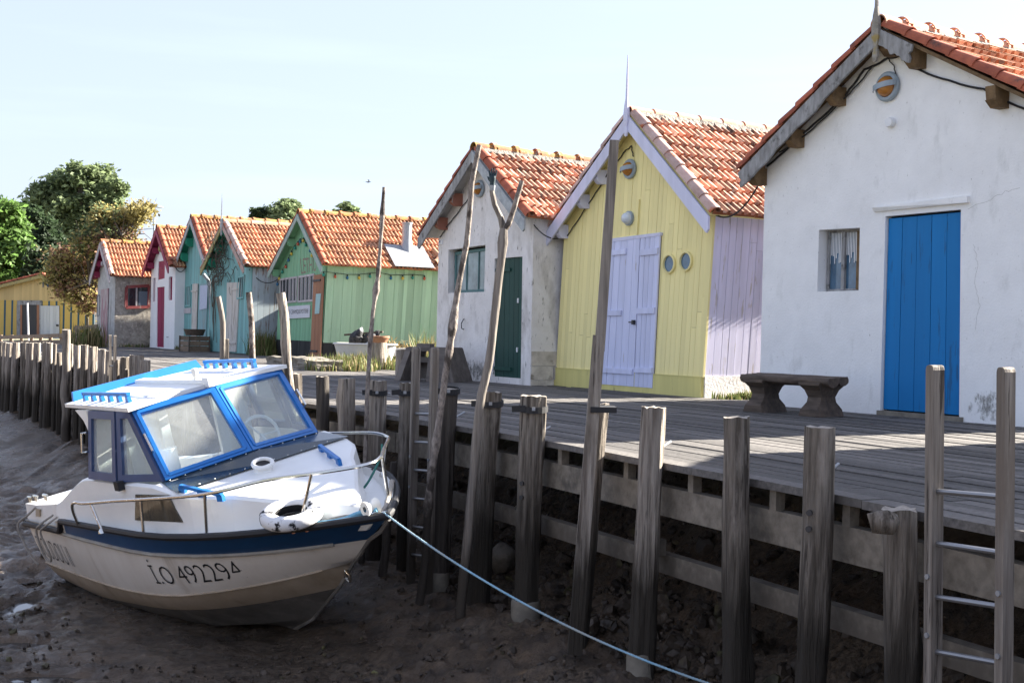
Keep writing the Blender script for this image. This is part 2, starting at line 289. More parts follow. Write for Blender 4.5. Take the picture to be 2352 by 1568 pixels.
def height(X, Y):
    X = np.asarray(X, float); Y = np.asarray(Y, float); s = sdist(X, Y)
    mud = -1.27-.33*ss(-.1, 1.7, -s)+1.55*ss(5.6, 9.5, -s)
    z = np.where(s > 0, -1.27+1.13*ss(.05, 1.9, s), mud)
    rough = np.where(s > 1.9, .15, 1.0)*(1-.5*ss(5, 9, -s))
    nz = vnoise(X, Y, 1.3, 1)*.10+vnoise(X, Y, .5, 2)*.05+vnoise(X, Y, .24, 3)*.05*(1.3+vnoise(X, Y, 2.5, 7)*2)+vnoise(X, Y, .125, 4)*.065+vnoise(X, Y, .07, 5)*.055*(1.2+vnoise(X, Y, 1.9, 8)*2)
    # the hull has pressed the mud flat around the boat
    bd = np.hypot((X+2.4)/1.5, (Y-10.9)/2.3); nz = nz*(.35+.65*ss(.8, 1.5, bd))
    z = z+nz*rough
    for px_, py_, a_, b_, zw in PUD:
        d = np.hypot((X-px_)/a_, (Y-py_)/b_); z = np.where(d < 1.6, np.minimum(z, zw-.035+.16*ss(.55, 1.6, d)+nz*.55), z)
    return z
PUD = []; PUD_ = []
for px_, py_, a_, b_, zw in ((46, 1378, .13, .42, -1.60), (76, 1402, .05, .09, -1.60), (25, 1478, .28, .16, -1.62), (110, 1560, .35, .12, -1.62)):
    P_ = G(px_, py_, zw); PUD_.append((P_.x, P_.y, a_, b_, float(height(np.array([P_.x]), np.array([P_.y]))[0])-.035))
PUD = PUD_
def axis(a, b, st, lim):
    v = list(np.arange(a, b+1e-6, st)); g = st; x = b
    while x < lim[1]: g *= 1.22; x += g; v.append(x)
    g = st; x = a; pre = []
    while x > lim[0]: g *= 1.22; x -= g; pre.append(x)
    return np.array(pre[::-1]+v)
ax = axis(-7.5, 3.0, .042, (-900, 900)); ay = axis(5.2, 18.0, .05, (-60, 1800))
GX, GY = np.meshgrid(ax, ay); GZ = height(GX, GY)
nx, ny = len(ax), len(ay)
me = bpy.data.meshes.new('ground'); idx = np.arange(nx*ny).reshape(ny, nx)
fs = np.stack([idx[:-1, :-1], idx[:-1, 1:], idx[1:, 1:], idx[1:, :-1]], -1).reshape(-1, 4)
me.from_pydata(np.stack([GX, GY, GZ], -1).reshape(-1, 3).tolist(), [], fs.tolist())
me.polygons.foreach_set('use_smooth', [True]*len(me.polygons))
ground = struct(bpy.data.objects.new('ground', me)); COL.objects.link(ground)
def ground_mat():
    m = bpy.data.materials.new('estuary_mud'); m.use_nodes = True; t = m.node_tree; n = t.nodes; L = t.links.new; b = n['Principled BSDF']
    tc = n.new('ShaderNodeTexCoord')
    def nz(s, d=6, r=.6):
        x = n.new('ShaderNodeTexNoise'); x.inputs['Scale'].default_value = s; x.inputs['Detail'].default_value = d; x.inputs['Roughness'].default_value = r; L(tc.outputs['Object'], x.inputs['Vector']); return x.outputs['Fac']
    def rp(f, a, c, p, q):
        r = n.new('ShaderNodeValToRGB'); L(f, r.inputs[0]); e = r.color_ramp.elements; e[0].position = p; e[0].color = (*a, 1); e[1].position = q; e[1].color = (*c, 1); return r.outputs[0]
    def mx(f, a, c):
        x = n.new('ShaderNodeMix'); x.data_type = 'RGBA'; L(f, x.inputs[0]); L(a, x.inputs[6]); L(c, x.inputs[7]); return x.outputs[2]
    mud = rp(nz(3.2), (.034, .023, .015), (.145, .100, .064), .36, .64)
    mud = mx(rp(nz(.9), (0, 0, 0), (1, 1, 1), .45, .62), mud, rp(nz(22), (.030, .021, .014), (.19, .138, .092), .35, .7))
    dirt = rp(nz(6), (.20, .17, .12), (.34, .30, .23), .3, .7)
    sx = n.new('ShaderNodeSeparateXYZ'); L(tc.outputs['Object'], sx.inputs[0])
    mr = n.new('ShaderNodeMapRange'); L(sx.outputs[2], mr.inputs[0]); mr.inputs[1].default_value = -.45; mr.inputs[2].default_value = -.2
    far = mx(rp(nz(.35), (0, 0, 0), (1, 1, 1), .42, .58), dirt, rp(nz(9), (.06, .09, .03), (.15, .17, .07), .3, .7))
    L(mx(mr.outputs[0], mud, far), b.inputs['Base Color'])
    rr = n.new('ShaderNodeMapRange'); L(nz(1.1, 5), rr.inputs[0]); rr.inputs[1].default_value = .44; rr.inputs[2].default_value = .66; rr.inputs[3].default_value = .08; rr.inputs[4].default_value = .5
    ro = n.new('ShaderNodeMix'); ro.data_type = 'FLOAT'; L(mr.outputs[0], ro.inputs[0]); L(rr.outputs[0], ro.inputs[2]); ro.inputs[3].default_value = .95; L(ro.outputs[0], b.inputs['Roughness'])
    b.inputs['Specular IOR Level'].default_value = .5
    bp = n.new('ShaderNodeBump'); bp.inputs['Strength'].default_value = 1.0; bp.inputs['Distance'].default_value = .06; L(nz(13, 9, .72), bp.inputs['Height']); L(bp.outputs[0], b.inputs['Normal'])
    return m
me.materials.append(ground_mat())
def gz(x, y): return float(height(np.array([x]), np.array([y]))[0])
# shallow pools of water left in low hollows of the mud
wm = bpy.data.materials.new('pool_water'); wm.use_nodes = True; _b = wm.node_tree.nodes['Principled BSDF']
_b.inputs['Base Color'].default_value = (.035, .03, .025, 1); _b.inputs['Roughness'].default_value = .09; _b.inputs['Specular IOR Level'].default_value = .6
mb = MB()
for px, py, a, bb, zw in PUD:
    n = 24; vs = [(px, py, zw)]+[(px+1.5*a*math.cos(2*math.pi*j/n), py+1.5*bb*math.sin(2*math.pi*j/n), zw) for j in range(n)]; mb.add(vs, [(0, j+1, (j+1) % n+1) for j in range(n)])
for px, py, a, bb, dz in ((20, 1120, 1.0, 1.9, -.055), (30, 1290, .7, 1.0, -.06), (30, 1500, .9, .35, -.065)):
    P = G(px, py, -1.6); zz = float(np.mean(height(P.x+np.random.RandomState(1).uniform(-a, a, 60)*.7, P.y+np.random.RandomState(2).uniform(-bb, bb, 60)*.7))); P = G(px, py, zz); n = 30
    mb.add([(P.x, P.y, zz+dz)]+[(P.x+a*(1+.2*math.sin(3*t_+px))*math.cos(t_), P.y+bb*(1+.2*math.sin(2*t_))*math.sin(t_), zz+dz-.0) for t_ in [2*math.pi*j/n for j in range(n)]], [(0, j+1, (j+1) % n+1) for j in range(n)])
struct(mb.build('water', wm))
# rubble bank under the quay
def stone(mb, P, r, m=0, sq=.7):
    bm = bmesh.new(); bmesh.ops.create_icosphere(bm, subdivisions=2 if r > .06 else 1, radius=1)
    off = Vector((random.random()*50, 0, 0)); sx = [random.uniform(.7, 1.25) for _ in range(3)]; sx[2] *= sq
    rot = Matrix.Rotation(random.random()*6, 3, Vector((random.random(), random.random(), random.random()+.1)).normalized())
    vs = []
    for v in bm.verts:
        k = 1+.6*noise.noise(v.co*1.2+off)+.35*noise.noise(v.co*2.6+off); q = rot @ Vector([a*b*k*r for a, b in zip(v.co, sx)]); vs.append(P+q)
    mb.add(vs, [[v.index for v in f.verts] for f in bm.faces], m); bm.free()
rock_m = pm('wet_rock', (.085, .064, .046), (.025, .019, .015), sc=7, c3=(.13, .12, .05), s3=2, t3=(.58, .7), rv=.5, bump=.8, bd=.03, rough=.7, rr=.3)
rock_l = pm('pale_rock', (.30, .27, .23), (.15, .135, .115), sc=9, bump=.9, bd=.03, c3=(.10, .09, .075), s3=3)
mb = MB()
for i in range(2200):
    t = random.uniform(6.5, 19) if i < 2000 else random.uniform(19, 26); o = random.triangular(-.75, 1.5, .2); P = qpt(t, o); r = random.choice((.018, .022, .026, .03, .03, .035, .04, .05, .065))
    if t > 15 and o < -.1: continue
    P.z = gz(P.x, P.y)+r*.25; stone(mb, P, r)
for i in range(1500):
    P = G(random.uniform(-60, 2100), random.triangular(1150, 1640, 1600), -1.5); P.z = gz(P.x, P.y)+.006
    if math.hypot((P.x+2.4)/1.0, (P.y-10.9)/1.9) < 1: continue
    stone(mb, P, random.choice((.010, .012, .015, .015, .02, .03)))
tag(mb.build('rubble', rock_m), 'dark wet stones and mud clods scattered along the bank below the boardwalk', 'rubble', kind='stuff')
for px, py, rr_, lab in ((1150, 1277, .13, 'large pale round boulder on the dark bank beneath the boardwalk between two tall piles'), (1062+640, 1455, .09, 'fist sized brown stone on the bank right of the last full pile')):
    mb = MB(); t = qfind(px, .35, -1.0); P = qpt(t, .35); d = (P.y); Pp = D(px, py, d); o = thing('boulder', lab, 'rock', Pp); stone(mb, Vector((0, 0, 0)), rr_, sq=.95); mb.build('stone', rock_l, o, smooth='all')
# ---------------------------------------------------------------- boardwalk
mb = MB(); wd = .135
for k in range(54):
    o0 = k*wd+random.uniform(0, .006); o1 = (k+1)*wd-random.uniform(.006, .014); t = random.uniform(0, 3)
    while t < QS[-1]-1:
        t2 = min(t+random.uniform(2.4, 4.2), QS[-1]-.5); n = max(1, int((t2-t)/.7)); dz = random.uniform(-.004, .004); dz2 = dz+random.uniform(-.003, .003); vs = []
        e0 = o0+(random.uniform(-.02, .012) if k == 0 else 0)
        for i in range(n+1):
            tt = t+(t2-.008-t)*i/n; zt = dz+(dz2-dz)*i/n-.002
            ee = e0+(.012*math.sin(tt*2.3)-.01 if k == 0 else 0)
            vs += [qpt(tt, ee, zt-.042), qpt(tt, o1, zt-.042), qpt(tt, o1, zt), qpt(tt, ee, zt)]
        fs = [(0, 1, 2, 3), tuple(4*n+j for j in (3, 2, 1, 0))]
        for i in range(n): fs += [(4*i+j, 4*i+(j+1) % 4, 4*i+4+(j+1) % 4, 4*i+4+j) for j in range(4)]
        mb.add(vs, fs); t = t2
struct(mb.build('boardwalk', deck_m))
# ---------------------------------------------------------------- piles, beams, ladders, mooring poles
def log(mb, A, B, r0, r1, n=18, amp=.16, seed=0, step=.06, knots=0, bend=0.0, m=0, mc=1, jag=.007, gap=0):
    A = Vector(A); B = Vector(B); d = B-A; Ln = d.length; d.normalize(); x = d.cross(Vector((0, 1, 0))); x.normalize(); y = d.cross(x); k = max(3, int(Ln/step)); vs = []
    rn = random.Random(seed); kn = [(rn.uniform(.25, .95), rn.uniform(0, 6.28), rn.uniform(.10, .28)) for _ in range(knots)]
    cr = rn.uniform(0, 6.28)
    for i in range(k+1):
        f = i/k; c = A+d*(Ln*f)+x*bend*math.sin(math.pi*f)+y*bend*.5*math.sin(2.2*f+seed)
        for j in range(n):
            a = 2*math.pi*j/n; nv = noise.noise(Vector((math.cos(a)*1.6+seed*3.1, math.sin(a)*1.6, Ln*f*.9)))+.5*noise.noise(Vector((math.cos(a)*4+seed, math.sin(a)*4, Ln*f*2.5)))
            rr = (r0+(r1-r0)*f)*(1+amp*nv)
            da = (a-cr-.25*math.sin(f*5)+math.pi) % (2*math.pi)-math.pi
            if amp > .03: rr *= 1-.16*math.exp(-(da/.16)**2)
            for kf, ka, kr in kn:
                dd = ((f-kf)*Ln/.10)**2+((a-ka+math.pi) % (2*math.pi)-math.pi)**2/.16; rr += (r1*kr)*math.exp(-dd)
            p = c+(x*math.cos(a)+y*math.sin(a))*rr
            if i == k: p += d*(jag*noise.noise(Vector((a*2, seed*1.7, 3))))*2
            vs.append(p)
    mb.add(vs, [(i*n+j, i*n+(j+1) % n, (i+1)*n+(j+1) % n, (i+1)*n+j) for i in range(k) for j in range(n)], m, .5)
    o = k*n; mb.add([vs[o+j] for j in range(n)]+[B-d*.004], [(j, (j+1) % n, n) for j in range(n)], mc, .5)
    return x, y, d
def strap(parent, C, r, tail, z, side=1):   # flat band round a pile
    mb = MB(); n = 20; vs = []
    for h in (-.022, .022):
        for rr in (r+.004, r+.012): vs += [(C.x+rr*math.cos(2*math.pi*j/n), C.y+rr*math.sin(2*math.pi*j/n), C.z+h+.012*math.sin(2*math.pi*j/n)) for j in range(n)]
    fs = []
    for j in range(n):
        q = (j+1) % n; fs += [(n+j, n+q, 3*n+q, 3*n+j), (2*n+j, 2*n+q, 3*n+q, 3*n+j), (j, q, n+q, n+j), (j, q, 2*n+q, 2*n+j)]
    mb.add(vs, fs)
    if tail: mb.bar((C.x-side*r*.6, C.y-r*.9, C.z), (C.x-side*(r+.06), C.y-r*.8, C.z-.005), .012, .045)
    s = mb.build('strap', black, parent); bo = MB(); bo.box((C.x-.012, C.y-r-.026, C.z-.012), (C.x+.012, C.y-r-.008, C.z+.012)); bo.build('buckle', zinc, s)
def pile(xt, yt, wpx, xb, yb, label, mats=(0, 0), kn=1, foot=None, strp=None, peg=None, seed=1, bolts=0, group='timber piles along the boardwalk edge', off=-.02, cat='pile', name='timber_pile', pin=None):
    xm = xt+(xb-xt)*.2; t = qfind(xm, -.1); Y = qpt(t, -.10).y; r = wpx/2*Y/FPX; P = qpt(t, off-r); Y = P.y
    T = D(xt, yt, Y); Bp = D(xb, yb, Y); dr = (Bp-T).normalized(); Bz = gz(Bp.x, Bp.y); bot = T+dr*((Bz-T.z)/dr.z)
    o = thing(name, label, cat, bot, 0, group)
    mb = MB(); log(mb, dr*.35, T-bot, r*1.04, r*.95, seed=seed, knots=kn+1, amp=.22, n=24)
    mb.build('shaft', [mats[0] or pile_m, grain_end], o, smooth=True)
    if foot:
        z0 = D(foot, 0, Y); c = -dr*0.0; mb = MB(); h = foot; mb.lathe([(r*1.16, -.2), (r*1.14, h-.02), (r*1.10, h), (r*.9, h+.005)], n=20); mb.build('concrete_socket', concrete, o, smooth=True)
    if strp: zc = D(xt, strp, Y).z; c = (T-bot)+dr*((zc-T.z)/dr.z); strap(o, c, r*1.0, True, 0)
    if bolts:
        mb = MB()
        for dz in bolts: c = (T-bot)+dr*dz; mb.tube([(c.x-r*.62, c.y-r*.70, c.z), (c.x-r*.72, c.y-r*.86, c.z)], .016, 8)
        mb.build('bolt_hole', iron, o)
    if pin:     # metal pin sticking out towards the boardwalk
        c = D(*pin[0], Y)-bot; e = D(*pin[1], Y)-bot; mb = MB(); mb.tube([c+Vector((-.06, .02, -.03)), e+Vector((0, .12, 0))], .008, 6); mb.build('pin', zinc, o)
    return o, T, bot, r, Y
GP = 'timber piles along the boardwalk edge'
pile(2066, 1168, 90, 2072, 1560, 'short thick pile with a big knot at its top beside the tall ladder', kn=0, seed=11)
kn_ = MB(); _o = [o for o in COL.objects if o.name.startswith('timber_pile')][-1]
stone(kn_, D(2035, 1200, 5.75)-_o.location, .055, sq=1.1); kn_.build('knot', pile_m, _o, smooth='all')
pile(1884, 980, 74, 1864, 1545, 'tall weathered pile before the bench with bolt holes and concrete foot', foot=.10, seed=3, bolts=(.42, .50), pin=((1922, 1080), (1940, 1070)))
pile(1691, 958, 66, 1692, 1560, 'gnarled split pile with a dark rotten top edge, next to the one before the bench', seed=5, kn=3, mats=(pile_m, 0))
pile(1503, 935, 57, 1474, 1470, 'straight pale pile with concrete foot before the yellow hut corner', foot=.11, seed=7, mats=(pile_l, 0), kn=1, pin=((1530, 1025), (1546, 1017)))
pile(1381, 926, 36, 1345, 1330, 'thin dark pile strapped behind the tall square mooring post', seed=9, mats=(pile_m, 0))
pile(1226, 909, 60, 1208, 1392, 'upright pile with black strap sticking out left and a concrete foot', foot=.13, seed=13, strp=937, bolts=(.62, .72), pin=((1250, 990), (1265, 982)))
pile(1129, 900, 52, 1096, 1372, 'stout pile with black strap holding the forked pole', seed=15, strp=925, kn=1)
pile(1032, 892, 44, 1008, 1325, 'charred black lower pile with a black strap end, holding a leaning stick', seed=17, mats=(pile_d, 0), foot=.16, strp=897, kn=2, pin=((1050, 958), (1066, 948)))
pile(932, 879, 30, 926, 1305, 'slim pile with thin strap directly left of the far ladder', seed=19, strp=900)
pile(869, 874, 38, 862, 1110, 'split pale pile with black strap behind the boat bow rail', seed=21, strp=900, mats=(pile_l, 0), pin=((888, 892), (893, 905)))
pile(798, 869, 42, 796, 1110, 'broad pale pile behind the boat bow, next to the split one', seed=23, mats=(pile_l, 0))
pile(740, 864, 31, 742, 1080, 'dark narrow pile beside the boat windscreen edge', seed=25, mats=(pile_d, 0))
pile(676, 858, 36, 676, 1000, 'short pile peeping above the front corner of the boat cabin roof', seed=27)
pile(431, 836, 22, 431, 960, 'pale stub of a pile showing just above the boat roof', seed=29, mats=(pile_l, 0))
# crowded row at the far left: column centre, top, width on the sheet
ROW = [(3, 785, 9, 'cut by the left edge'), (11, 786, 10, ''), (22, 788, 14, 'thin leaning'), (37, 786, 15, ''), (56, 786, 17, ''), (70, 787, 17, 'sun bleached'), (86, 787, 15, 'black based sun bleached'), (103, 786, 11, 'backward leaning thin'), (114, 787, 17, ''), (126, 790, 9, ''),
       (136, 809, 12, 'low cut'), (162, 790, 12, ''), (178, 793, 14, ''), (194, 792, 17, 'pale leaning'), (214, 796, 19, 'sunlit broad'), (234, 802, 19, 'dark'), (249, 806, 12, ''), (266, 826, 18, 'grey'), (288, 820, 22, 'pale split topped'), (303, 816, 11, 'thin'), (292, 848, 9, 'short stub'), (318, 816, 25, 'broad'), (334, 827, 23, 'last and pale')]
ORD = ['first', 'second', 'third', 'fourth', 'fifth', 'sixth', 'seventh', 'eighth', 'ninth', 'tenth', 'eleventh', 'twelfth', 'thirteenth', 'fourteenth', 'fifteenth', 'sixteenth', 'seventeenth', 'eighteenth', 'nineteenth', 'twentieth', 'twenty first', 'twenty second', 'last']
rr_ = random.Random(3)
for i, (x, y, wp, ad) in enumerate(ROW):
    pile(x, y, wp*1.05, x-rr_.uniform(1, 7), 930+70*min(x/200, 1.6), '%s %spost from the left in the crowded mooring post row' % (ORD[i], (ad+' ') if ad else 'grey '), seed=40+i, kn=rr_.choice((0, 1, 1, 2)), mats=(rr_.choice((pile_m, pile_m, pile_l)), 0), group='crowded row of posts at the left', off=-.02-.09*rr_.random(), cat='post', name='mooring_pile')
# horizontal beams behind the piles
def beam(z0, z1, off, t0, t1, label, name='quay_beam'):
    o = thing(name, label, 'beam', qpt((t0+t1)/2, off, z0)); c = Vector(o.location); mb = MB(); n = max(1, int((t1-t0)/.6))
    for i in range(n):
        a, b = t0+(t1-t0)*i/n, t0+(t1-t0)*(i+1)/n
        mb.hexa([qpt(a, off, z0)-c, qpt(b, off, z0)-c, qpt(b, off+.08, z0)-c, qpt(a, off+.08, z0)-c, qpt(a, off, z1)-c, qpt(b, off, z1)-c, qpt(b, off+.08, z1)-c, qpt(a, off+.08, z1)-c], c=.5)
    mb.build('timber', beam_m, o); return o, c
tA, tB, tC = qfind(2350, .0), qfind(1495, 0), qfind(900, 0)
tS, tE = tA-5.5, qfind(345, 0)
bo, bc = beam(-.335, -.155, .03, tS, tB, 'wide upper horizontal beam bolted behind the nearest piles')
mb = MB()
for px in (1560, 2215):
    for z in (-.20, -.29):
        t = qfind(px, .02, z); P = qpt(t, .03, z)-bc; nv = qtan(t).cross(Vector((0, 0, 1))); mb.tube([P-nv*-.002, P+nv*(-.012 if False else .012)], .014, 10)
mb.build('bolt', zinc, bo)
beam(-.335, -.155, .035, tB+.01, tC, 'upper horizontal beam behind the strapped piles right of the boat')
beam(-.335, -.155, .03, tC+.01, tE, 'upper horizontal beam partly hidden behind the boat bow')
beam(-.69, -.57, .04, tS, tB, 'narrow lower beam behind the nearest piles above the rubble')
beam(-.69, -.57, .045, tB+.01, tC, 'narrow lower beam in the dark behind the strapped piles')
# short struts between boards and beam
for px, lab in ((1306, 'square strut under the boards between the square mooring post and the strapped pile'), (1455, 'square strut under the boards left of the pale pile'), (1612, 'square strut under the boards right of the pale pile'), (1800, 'square strut under the boards between the gnarled pile and its neighbour'), (1965, 'square strut under the boards left of the knotted short pile')):
    t = qfind(px, .10, -.1); P = qpt(t, .06, -.155); o = thing('deck_strut', lab, 'strut', P, math.atan2(qtan(t).y, qtan(t).x), 'struts under the boardwalk'); mb = MB(); mb.box((-.028, -.03, 0), (.028, .03, .112), c=.5); mb.build('timber', beam_m, o)
t = qfind(1540, .1, -.6); P = qpt(t, .03, -.575); o = thing('beam_block', 'small square timber block standing on the lower beam by the pale pile', 'block', P, math.atan2(qtan(t).y, qtan(t).x)); mb = MB(); mb.box((-.05, 0, 0), (.05, .08, .10)); mb.build('timber', beam_m, o)
# ---- ladders
def ladder(pa, pb, rungs, wpx, label, name='wooden_ladder', depth_off=.0, top_round=True, deep=1.0, rad_=.013):
    (xa, ya, xa2, ya2), (xb, yb, xb2, yb2) = pa, pb
    ta = qfind(xa, -.25); Ya = qpt(ta, -.26+depth_off).y; tb = qfind(xb, -.25); Yb = qpt(tb, -.26+depth_off).y; o = None
    ends = []
    for (x, y, x2, y2, Y) in ((xa, ya, xa2, ya2, Ya), (xb, yb, xb2, yb2, Yb)):
        T = D(x, y, Y); B = D(x2, y2, Y); d = (B-T).normalized(); g = gz(B.x, B.y)-.15; B = T+d*((g-T.z)/d.z); ends.append((T, B))
    o = thing(name, label, 'ladder', ends[0][1]); O = Vector(o.location)
    side = (ends[1][0]-ends[0][0]); side.z = 0; side.normalize()
    for T, B in ends:
        wm_ = .62*wpx*T.y/FPX; mb = MB(); d = (T-B).normalized(); f = d.cross(side).normalized()
        w2 = wm_*.5; dp = w2*1.3*deep; prof = [(-w2, 0), (-w2, 0)]
        vs = []; H = (T-B).length; zs = [0, H-w2*.9, H-w2*.35, H-w2*.08, H]; ws = [1, 1, .86, .62, .25]
        for z, k in zip(zs, ws):
            for sx, sy in ((-1, -1), (1, -1), (1, 1), (-1, 1)): vs.append(B-O+d*z+side*(sx*w2*k)+f*(sy*dp))
        fs = [(3, 2, 1, 0), (16, 17, 18, 19)]+[(4*i+j, 4*i+(j+1) % 4, 4*i+4+(j+1) % 4, 4*i+4+j) for i in range(4) for j in range(4)]
        mb.add(vs, fs, c=random.random()); s = mb.build('side_post', post_m, o)
        bb = MB()
        for z in (.9, 1.15):
            p = B-O+d*(H-z)-f*(-dp if f.y > 0 else dp); p = B-O+d*(H-z)+f*(dp*(-1 if f.y > 0 else 1)); bb.tube([p, p+f*(.008*(-1 if f.y > 0 else 1))], .012, 8)
        bb.build('bolt', zinc, s)
    for ry in rungs:
        def at(T, B, Y, y):
            d = (B-T); lo, hi = 0., 1.
            for _ in range(30):
                mid = (lo+hi)/2
                if PX(T+d*mid)[1] < y: lo = mid
                else: hi = mid
            return T+d*lo
        a = at(*ends[0], 0, ry[0])-O; b = at(*ends[1], 0, ry[1])-O; mb = MB(); mb.tube([a, b], rad_, 8); mb.build('rung', galv, o, smooth=True)
    return o
ladder((2148, 838, 2142, 1565), (2311, 843, 2305, 1565), [(1127, 1141), (1246, 1270), (1369, 1394), (1494, 1524)], 41, 'tall ladder of two square grey posts with steel rungs at the boardwalk edge', rad_=.012)
ladder((956, 797, 944, 1290), (999, 798, 985, 1310), [(949, 951), (1014, 1017), (1078, 1082), (1143, 1148), (1208, 1214), (1272, 1279)], 21, 'narrower ladder of two grey posts with steel rungs beyond the strapped piles, near the bow', rad_=.012)
ladder((253, 769, 252, 985), (264, 770, 263, 985), [(840, 840), (900, 900)], 8, 'thin far ladder rising above the crowded posts in front of the grey hut', rad_=.01)
ladder((509, 778, 508, 990), (522, 778, 521, 990), [(850, 850), (900, 900)], 9, 'short dark ladder posts rising behind the boat in front of the turquoise hut', rad_=.01)
# ---- poles
def stick(pts, Y, r0, r1, label, name, mat_, amp=.16, knots=3, seed=1, sq=False, burl=0, group=None, cat='pole', extra=0.2):
    P = [D(x, y, Y) for x, y in pts]; d = (P[-1]-P[-2]).normalized(); g = gz(P[-1].x, P[-1].y)
    P[-1] = P[-1]+d*max(0, ((g-.1)-P[-1].z)/d.z) if d.z < -.1 else P[-1]
    o = thing(name, label, cat, P[-1], 0, group); mb = MB(); O = Vector(o.location); pp = [p-O for p in P][::-1]
    q = []; rn = random.Random(seed)
    for i in range(len(pp)-1):
        k = max(2, int((pp[i+1]-pp[i]).length/.09))
        for j in range(k): q.append(lerp(pp[i], pp[i+1], j/k))
    q.append(pp[-1]); n = len(q); rs = []; ko = [rn.random() for _ in range(knots)]
    for i in range(n):
        f = i/(n-1); r = (r0+(r1-r0)*f)*(1+amp*.5*noise.noise(Vector((f*14, seed, 0)))); r += sum(r0*.35*math.exp(-((f-k)/.012)**2) for k in ko); rs.append(r)
        if not sq: q[i] = q[i]+Vector((noise.noise(Vector((f*5, seed, 9))), noise.noise(Vector((f*5, seed, 19))), 0))*r0*.6
    mb.tube(q, rs, 4 if sq else 10, c=.5); mb.build('shaft', mat_, o, smooth=not sq); return o
bark = pm('mottled_bark', (.40, .34, .29), (.10, .08, .07), sc=30, st=(1, 1, .5), c3=(.07, .055, .045), s3=9, st3=(1, 1, .6), t3=(.5, .58), bump=.9, bd=.02, tide=(-.7, -.4, (.05, .042, .035)))
yq = lambda px: qpt(qfind(px, -.2), -.22).y
stick([(1101, 333), (1083, 420), (1072, 560), (1048, 700), (1022, 860), (1006, 985), (985, 1160), (968, 1325)], yq(1030)-.12, .034, .020, 'tall crooked mottled stick leaning in front of the white hut window', 'mooring_pole', bark, seed=3, knots=5, group='mooring sticks strapped to the piles')
fk = stick([(1157, 525), (1154, 590), (1140, 700), (1120, 830), (1105, 905), (1082, 1150), (1060, 1390)], yq(1110)-.13, .038, .030, 'forked pole topped by a dark rubber glove before the dark green door', 'forked_pole', post_m, seed=8, knots=3)
_Y = yq(1110)-.13; O = Vector(fk.location)
for arm, nm in (([(1157, 528), (1150, 500), (1136, 470), (1130, 440), (1131, 405)], 1), ([(1157, 528), (1168, 515), (1180, 480), (1190, 445), (1199, 415)], 2)):
    mb = MB(); P = [D(x, y, _Y)-O for x, y in arm]; mb.tube(P, [.028, .022, .020, .019, .018], 9, c=.5); mb.build('branch', bark if nm == 2 else post_m, fk, smooth=True)
# rubber glove on the fork tip
glo = plain('dark_rubber_glove', (.012, .035, .045), .5); gl = thing('rubber_glove', 'dark teal rubber glove pulled over the tip of the forked pole', 'glove', D(1132, 416, _Y)); mb = MB(); k = _Y/FPX
def gp(x, y, dy=0): return Vector((x*k, dy, -y*k))
mb.tube([gp(-1, 14), gp(-1, 4), gp(-1, -4), gp(-1, -11)], [7*k, 6*k, 8*k, 7.5*k], 10)
for fx, fy, tx, ty in ((-6, -9, -9, -24), (-2.5, -11, -3, -29), (1.5, -11, 3, -29), (5, -9, 8, -25), (-7, 0, -12, -10)):
    mb.tube([gp(fx, fy), gp((fx+tx)/2, (fy+ty)/2, .006), gp(tx, ty, 0)], [2.4*k, 2.3*k, 1.6*k], 7)
mb.build('glove_body', glo, gl, smooth=True); mb = MB(); mb.tube([gp(-1, 22), gp(-1, 10)], [6*k, 7.5*k], 10); mb.build('cuff', grey_p, gl, smooth=True)
# square mooring post
_Y = yq(1375)-.02; T = D(1411, 323, _Y); M_ = D(1376, 770, _Y); B = D(1325, 1428, _Y); g = gz(B.x, B.y)
sp = thing('square_mooring_post', 'very tall square timber post leaning in front of the yellow hut', 'post', B); O = Vector(sp.location); mb = MB()
mb.bar(M_-O+Vector((.004, 0, -.10)), T-O, .062, .07, up=(0, 1, 0), w2=.056, h2=.06); mb.build('upper_length', post_m, sp)
mb = MB(); d = (B-M_).normalized(); mb.bar(B-O+d*.2, M_-O, .088, .085, up=(0, 1, 0), w2=.074, h2=.072); mb.build('lower_length', pile_l, sp)
c = D(1377, 940, _Y)-O; mb = MB(); mb.box((c.x-.06, c.y-.05, c.z-.018), (c.x+.105, c.y+.16, c.z+.018)); mb.build('strap', black, sp)
stick([(882, 430), (876, 520), (868, 640), (857, 720), (849, 800), (844, 900), (838, 1072)], yq(846)-.1, .024, .015, 'tall thin straight stick standing before the pale green plank wall', 'mooring_pole', bark, seed=5, knots=7, group='mooring sticks strapped to the piles')
stick([(644, 673), (650, 740), (664, 862), (676, 1000)], yq(668)-.08, .052, .047, 'leaning pale post with sawn top in front of the green hut sign', 'leaning_post', pile_l, seed=6, knots=1, amp=.06, group='leaning posts behind the boat')
stick([(571, 671), (577, 740), (581, 835), (585, 1000)], yq(585)-.08, .034, .032, 'dark curved post in front of the pale blue worn wall', 'leaning_post', bark, seed=7, knots=1, group='leaning posts behind the boat')
stick([(501, 681), (509, 740), (515, 836), (518, 1000)], yq(518)-.10, .034, .031, 'dark leaning post in front of the white plank door of the turquoise hut', 'leaning_post', post_m, seed=9, knots=1, group='leaning posts behind the boat')
stick([(152, 757), (152, 800), (150, 960)], yq(152)-.10, .075, .07, 'grey square topped post standing taller than the crowded row', 'mooring_pole', post_m, seed=10, knots=0, amp=.05, group=None)
stick([(905, 1060), (893, 1180), (880, 1315)], qpt(qfind(880, -.3), -.35).y-.1, .04, .03, 'dark rotten stick in the mud between boat bow and piles', 'rotten_stick', pile_d, seed=12, knots=2)
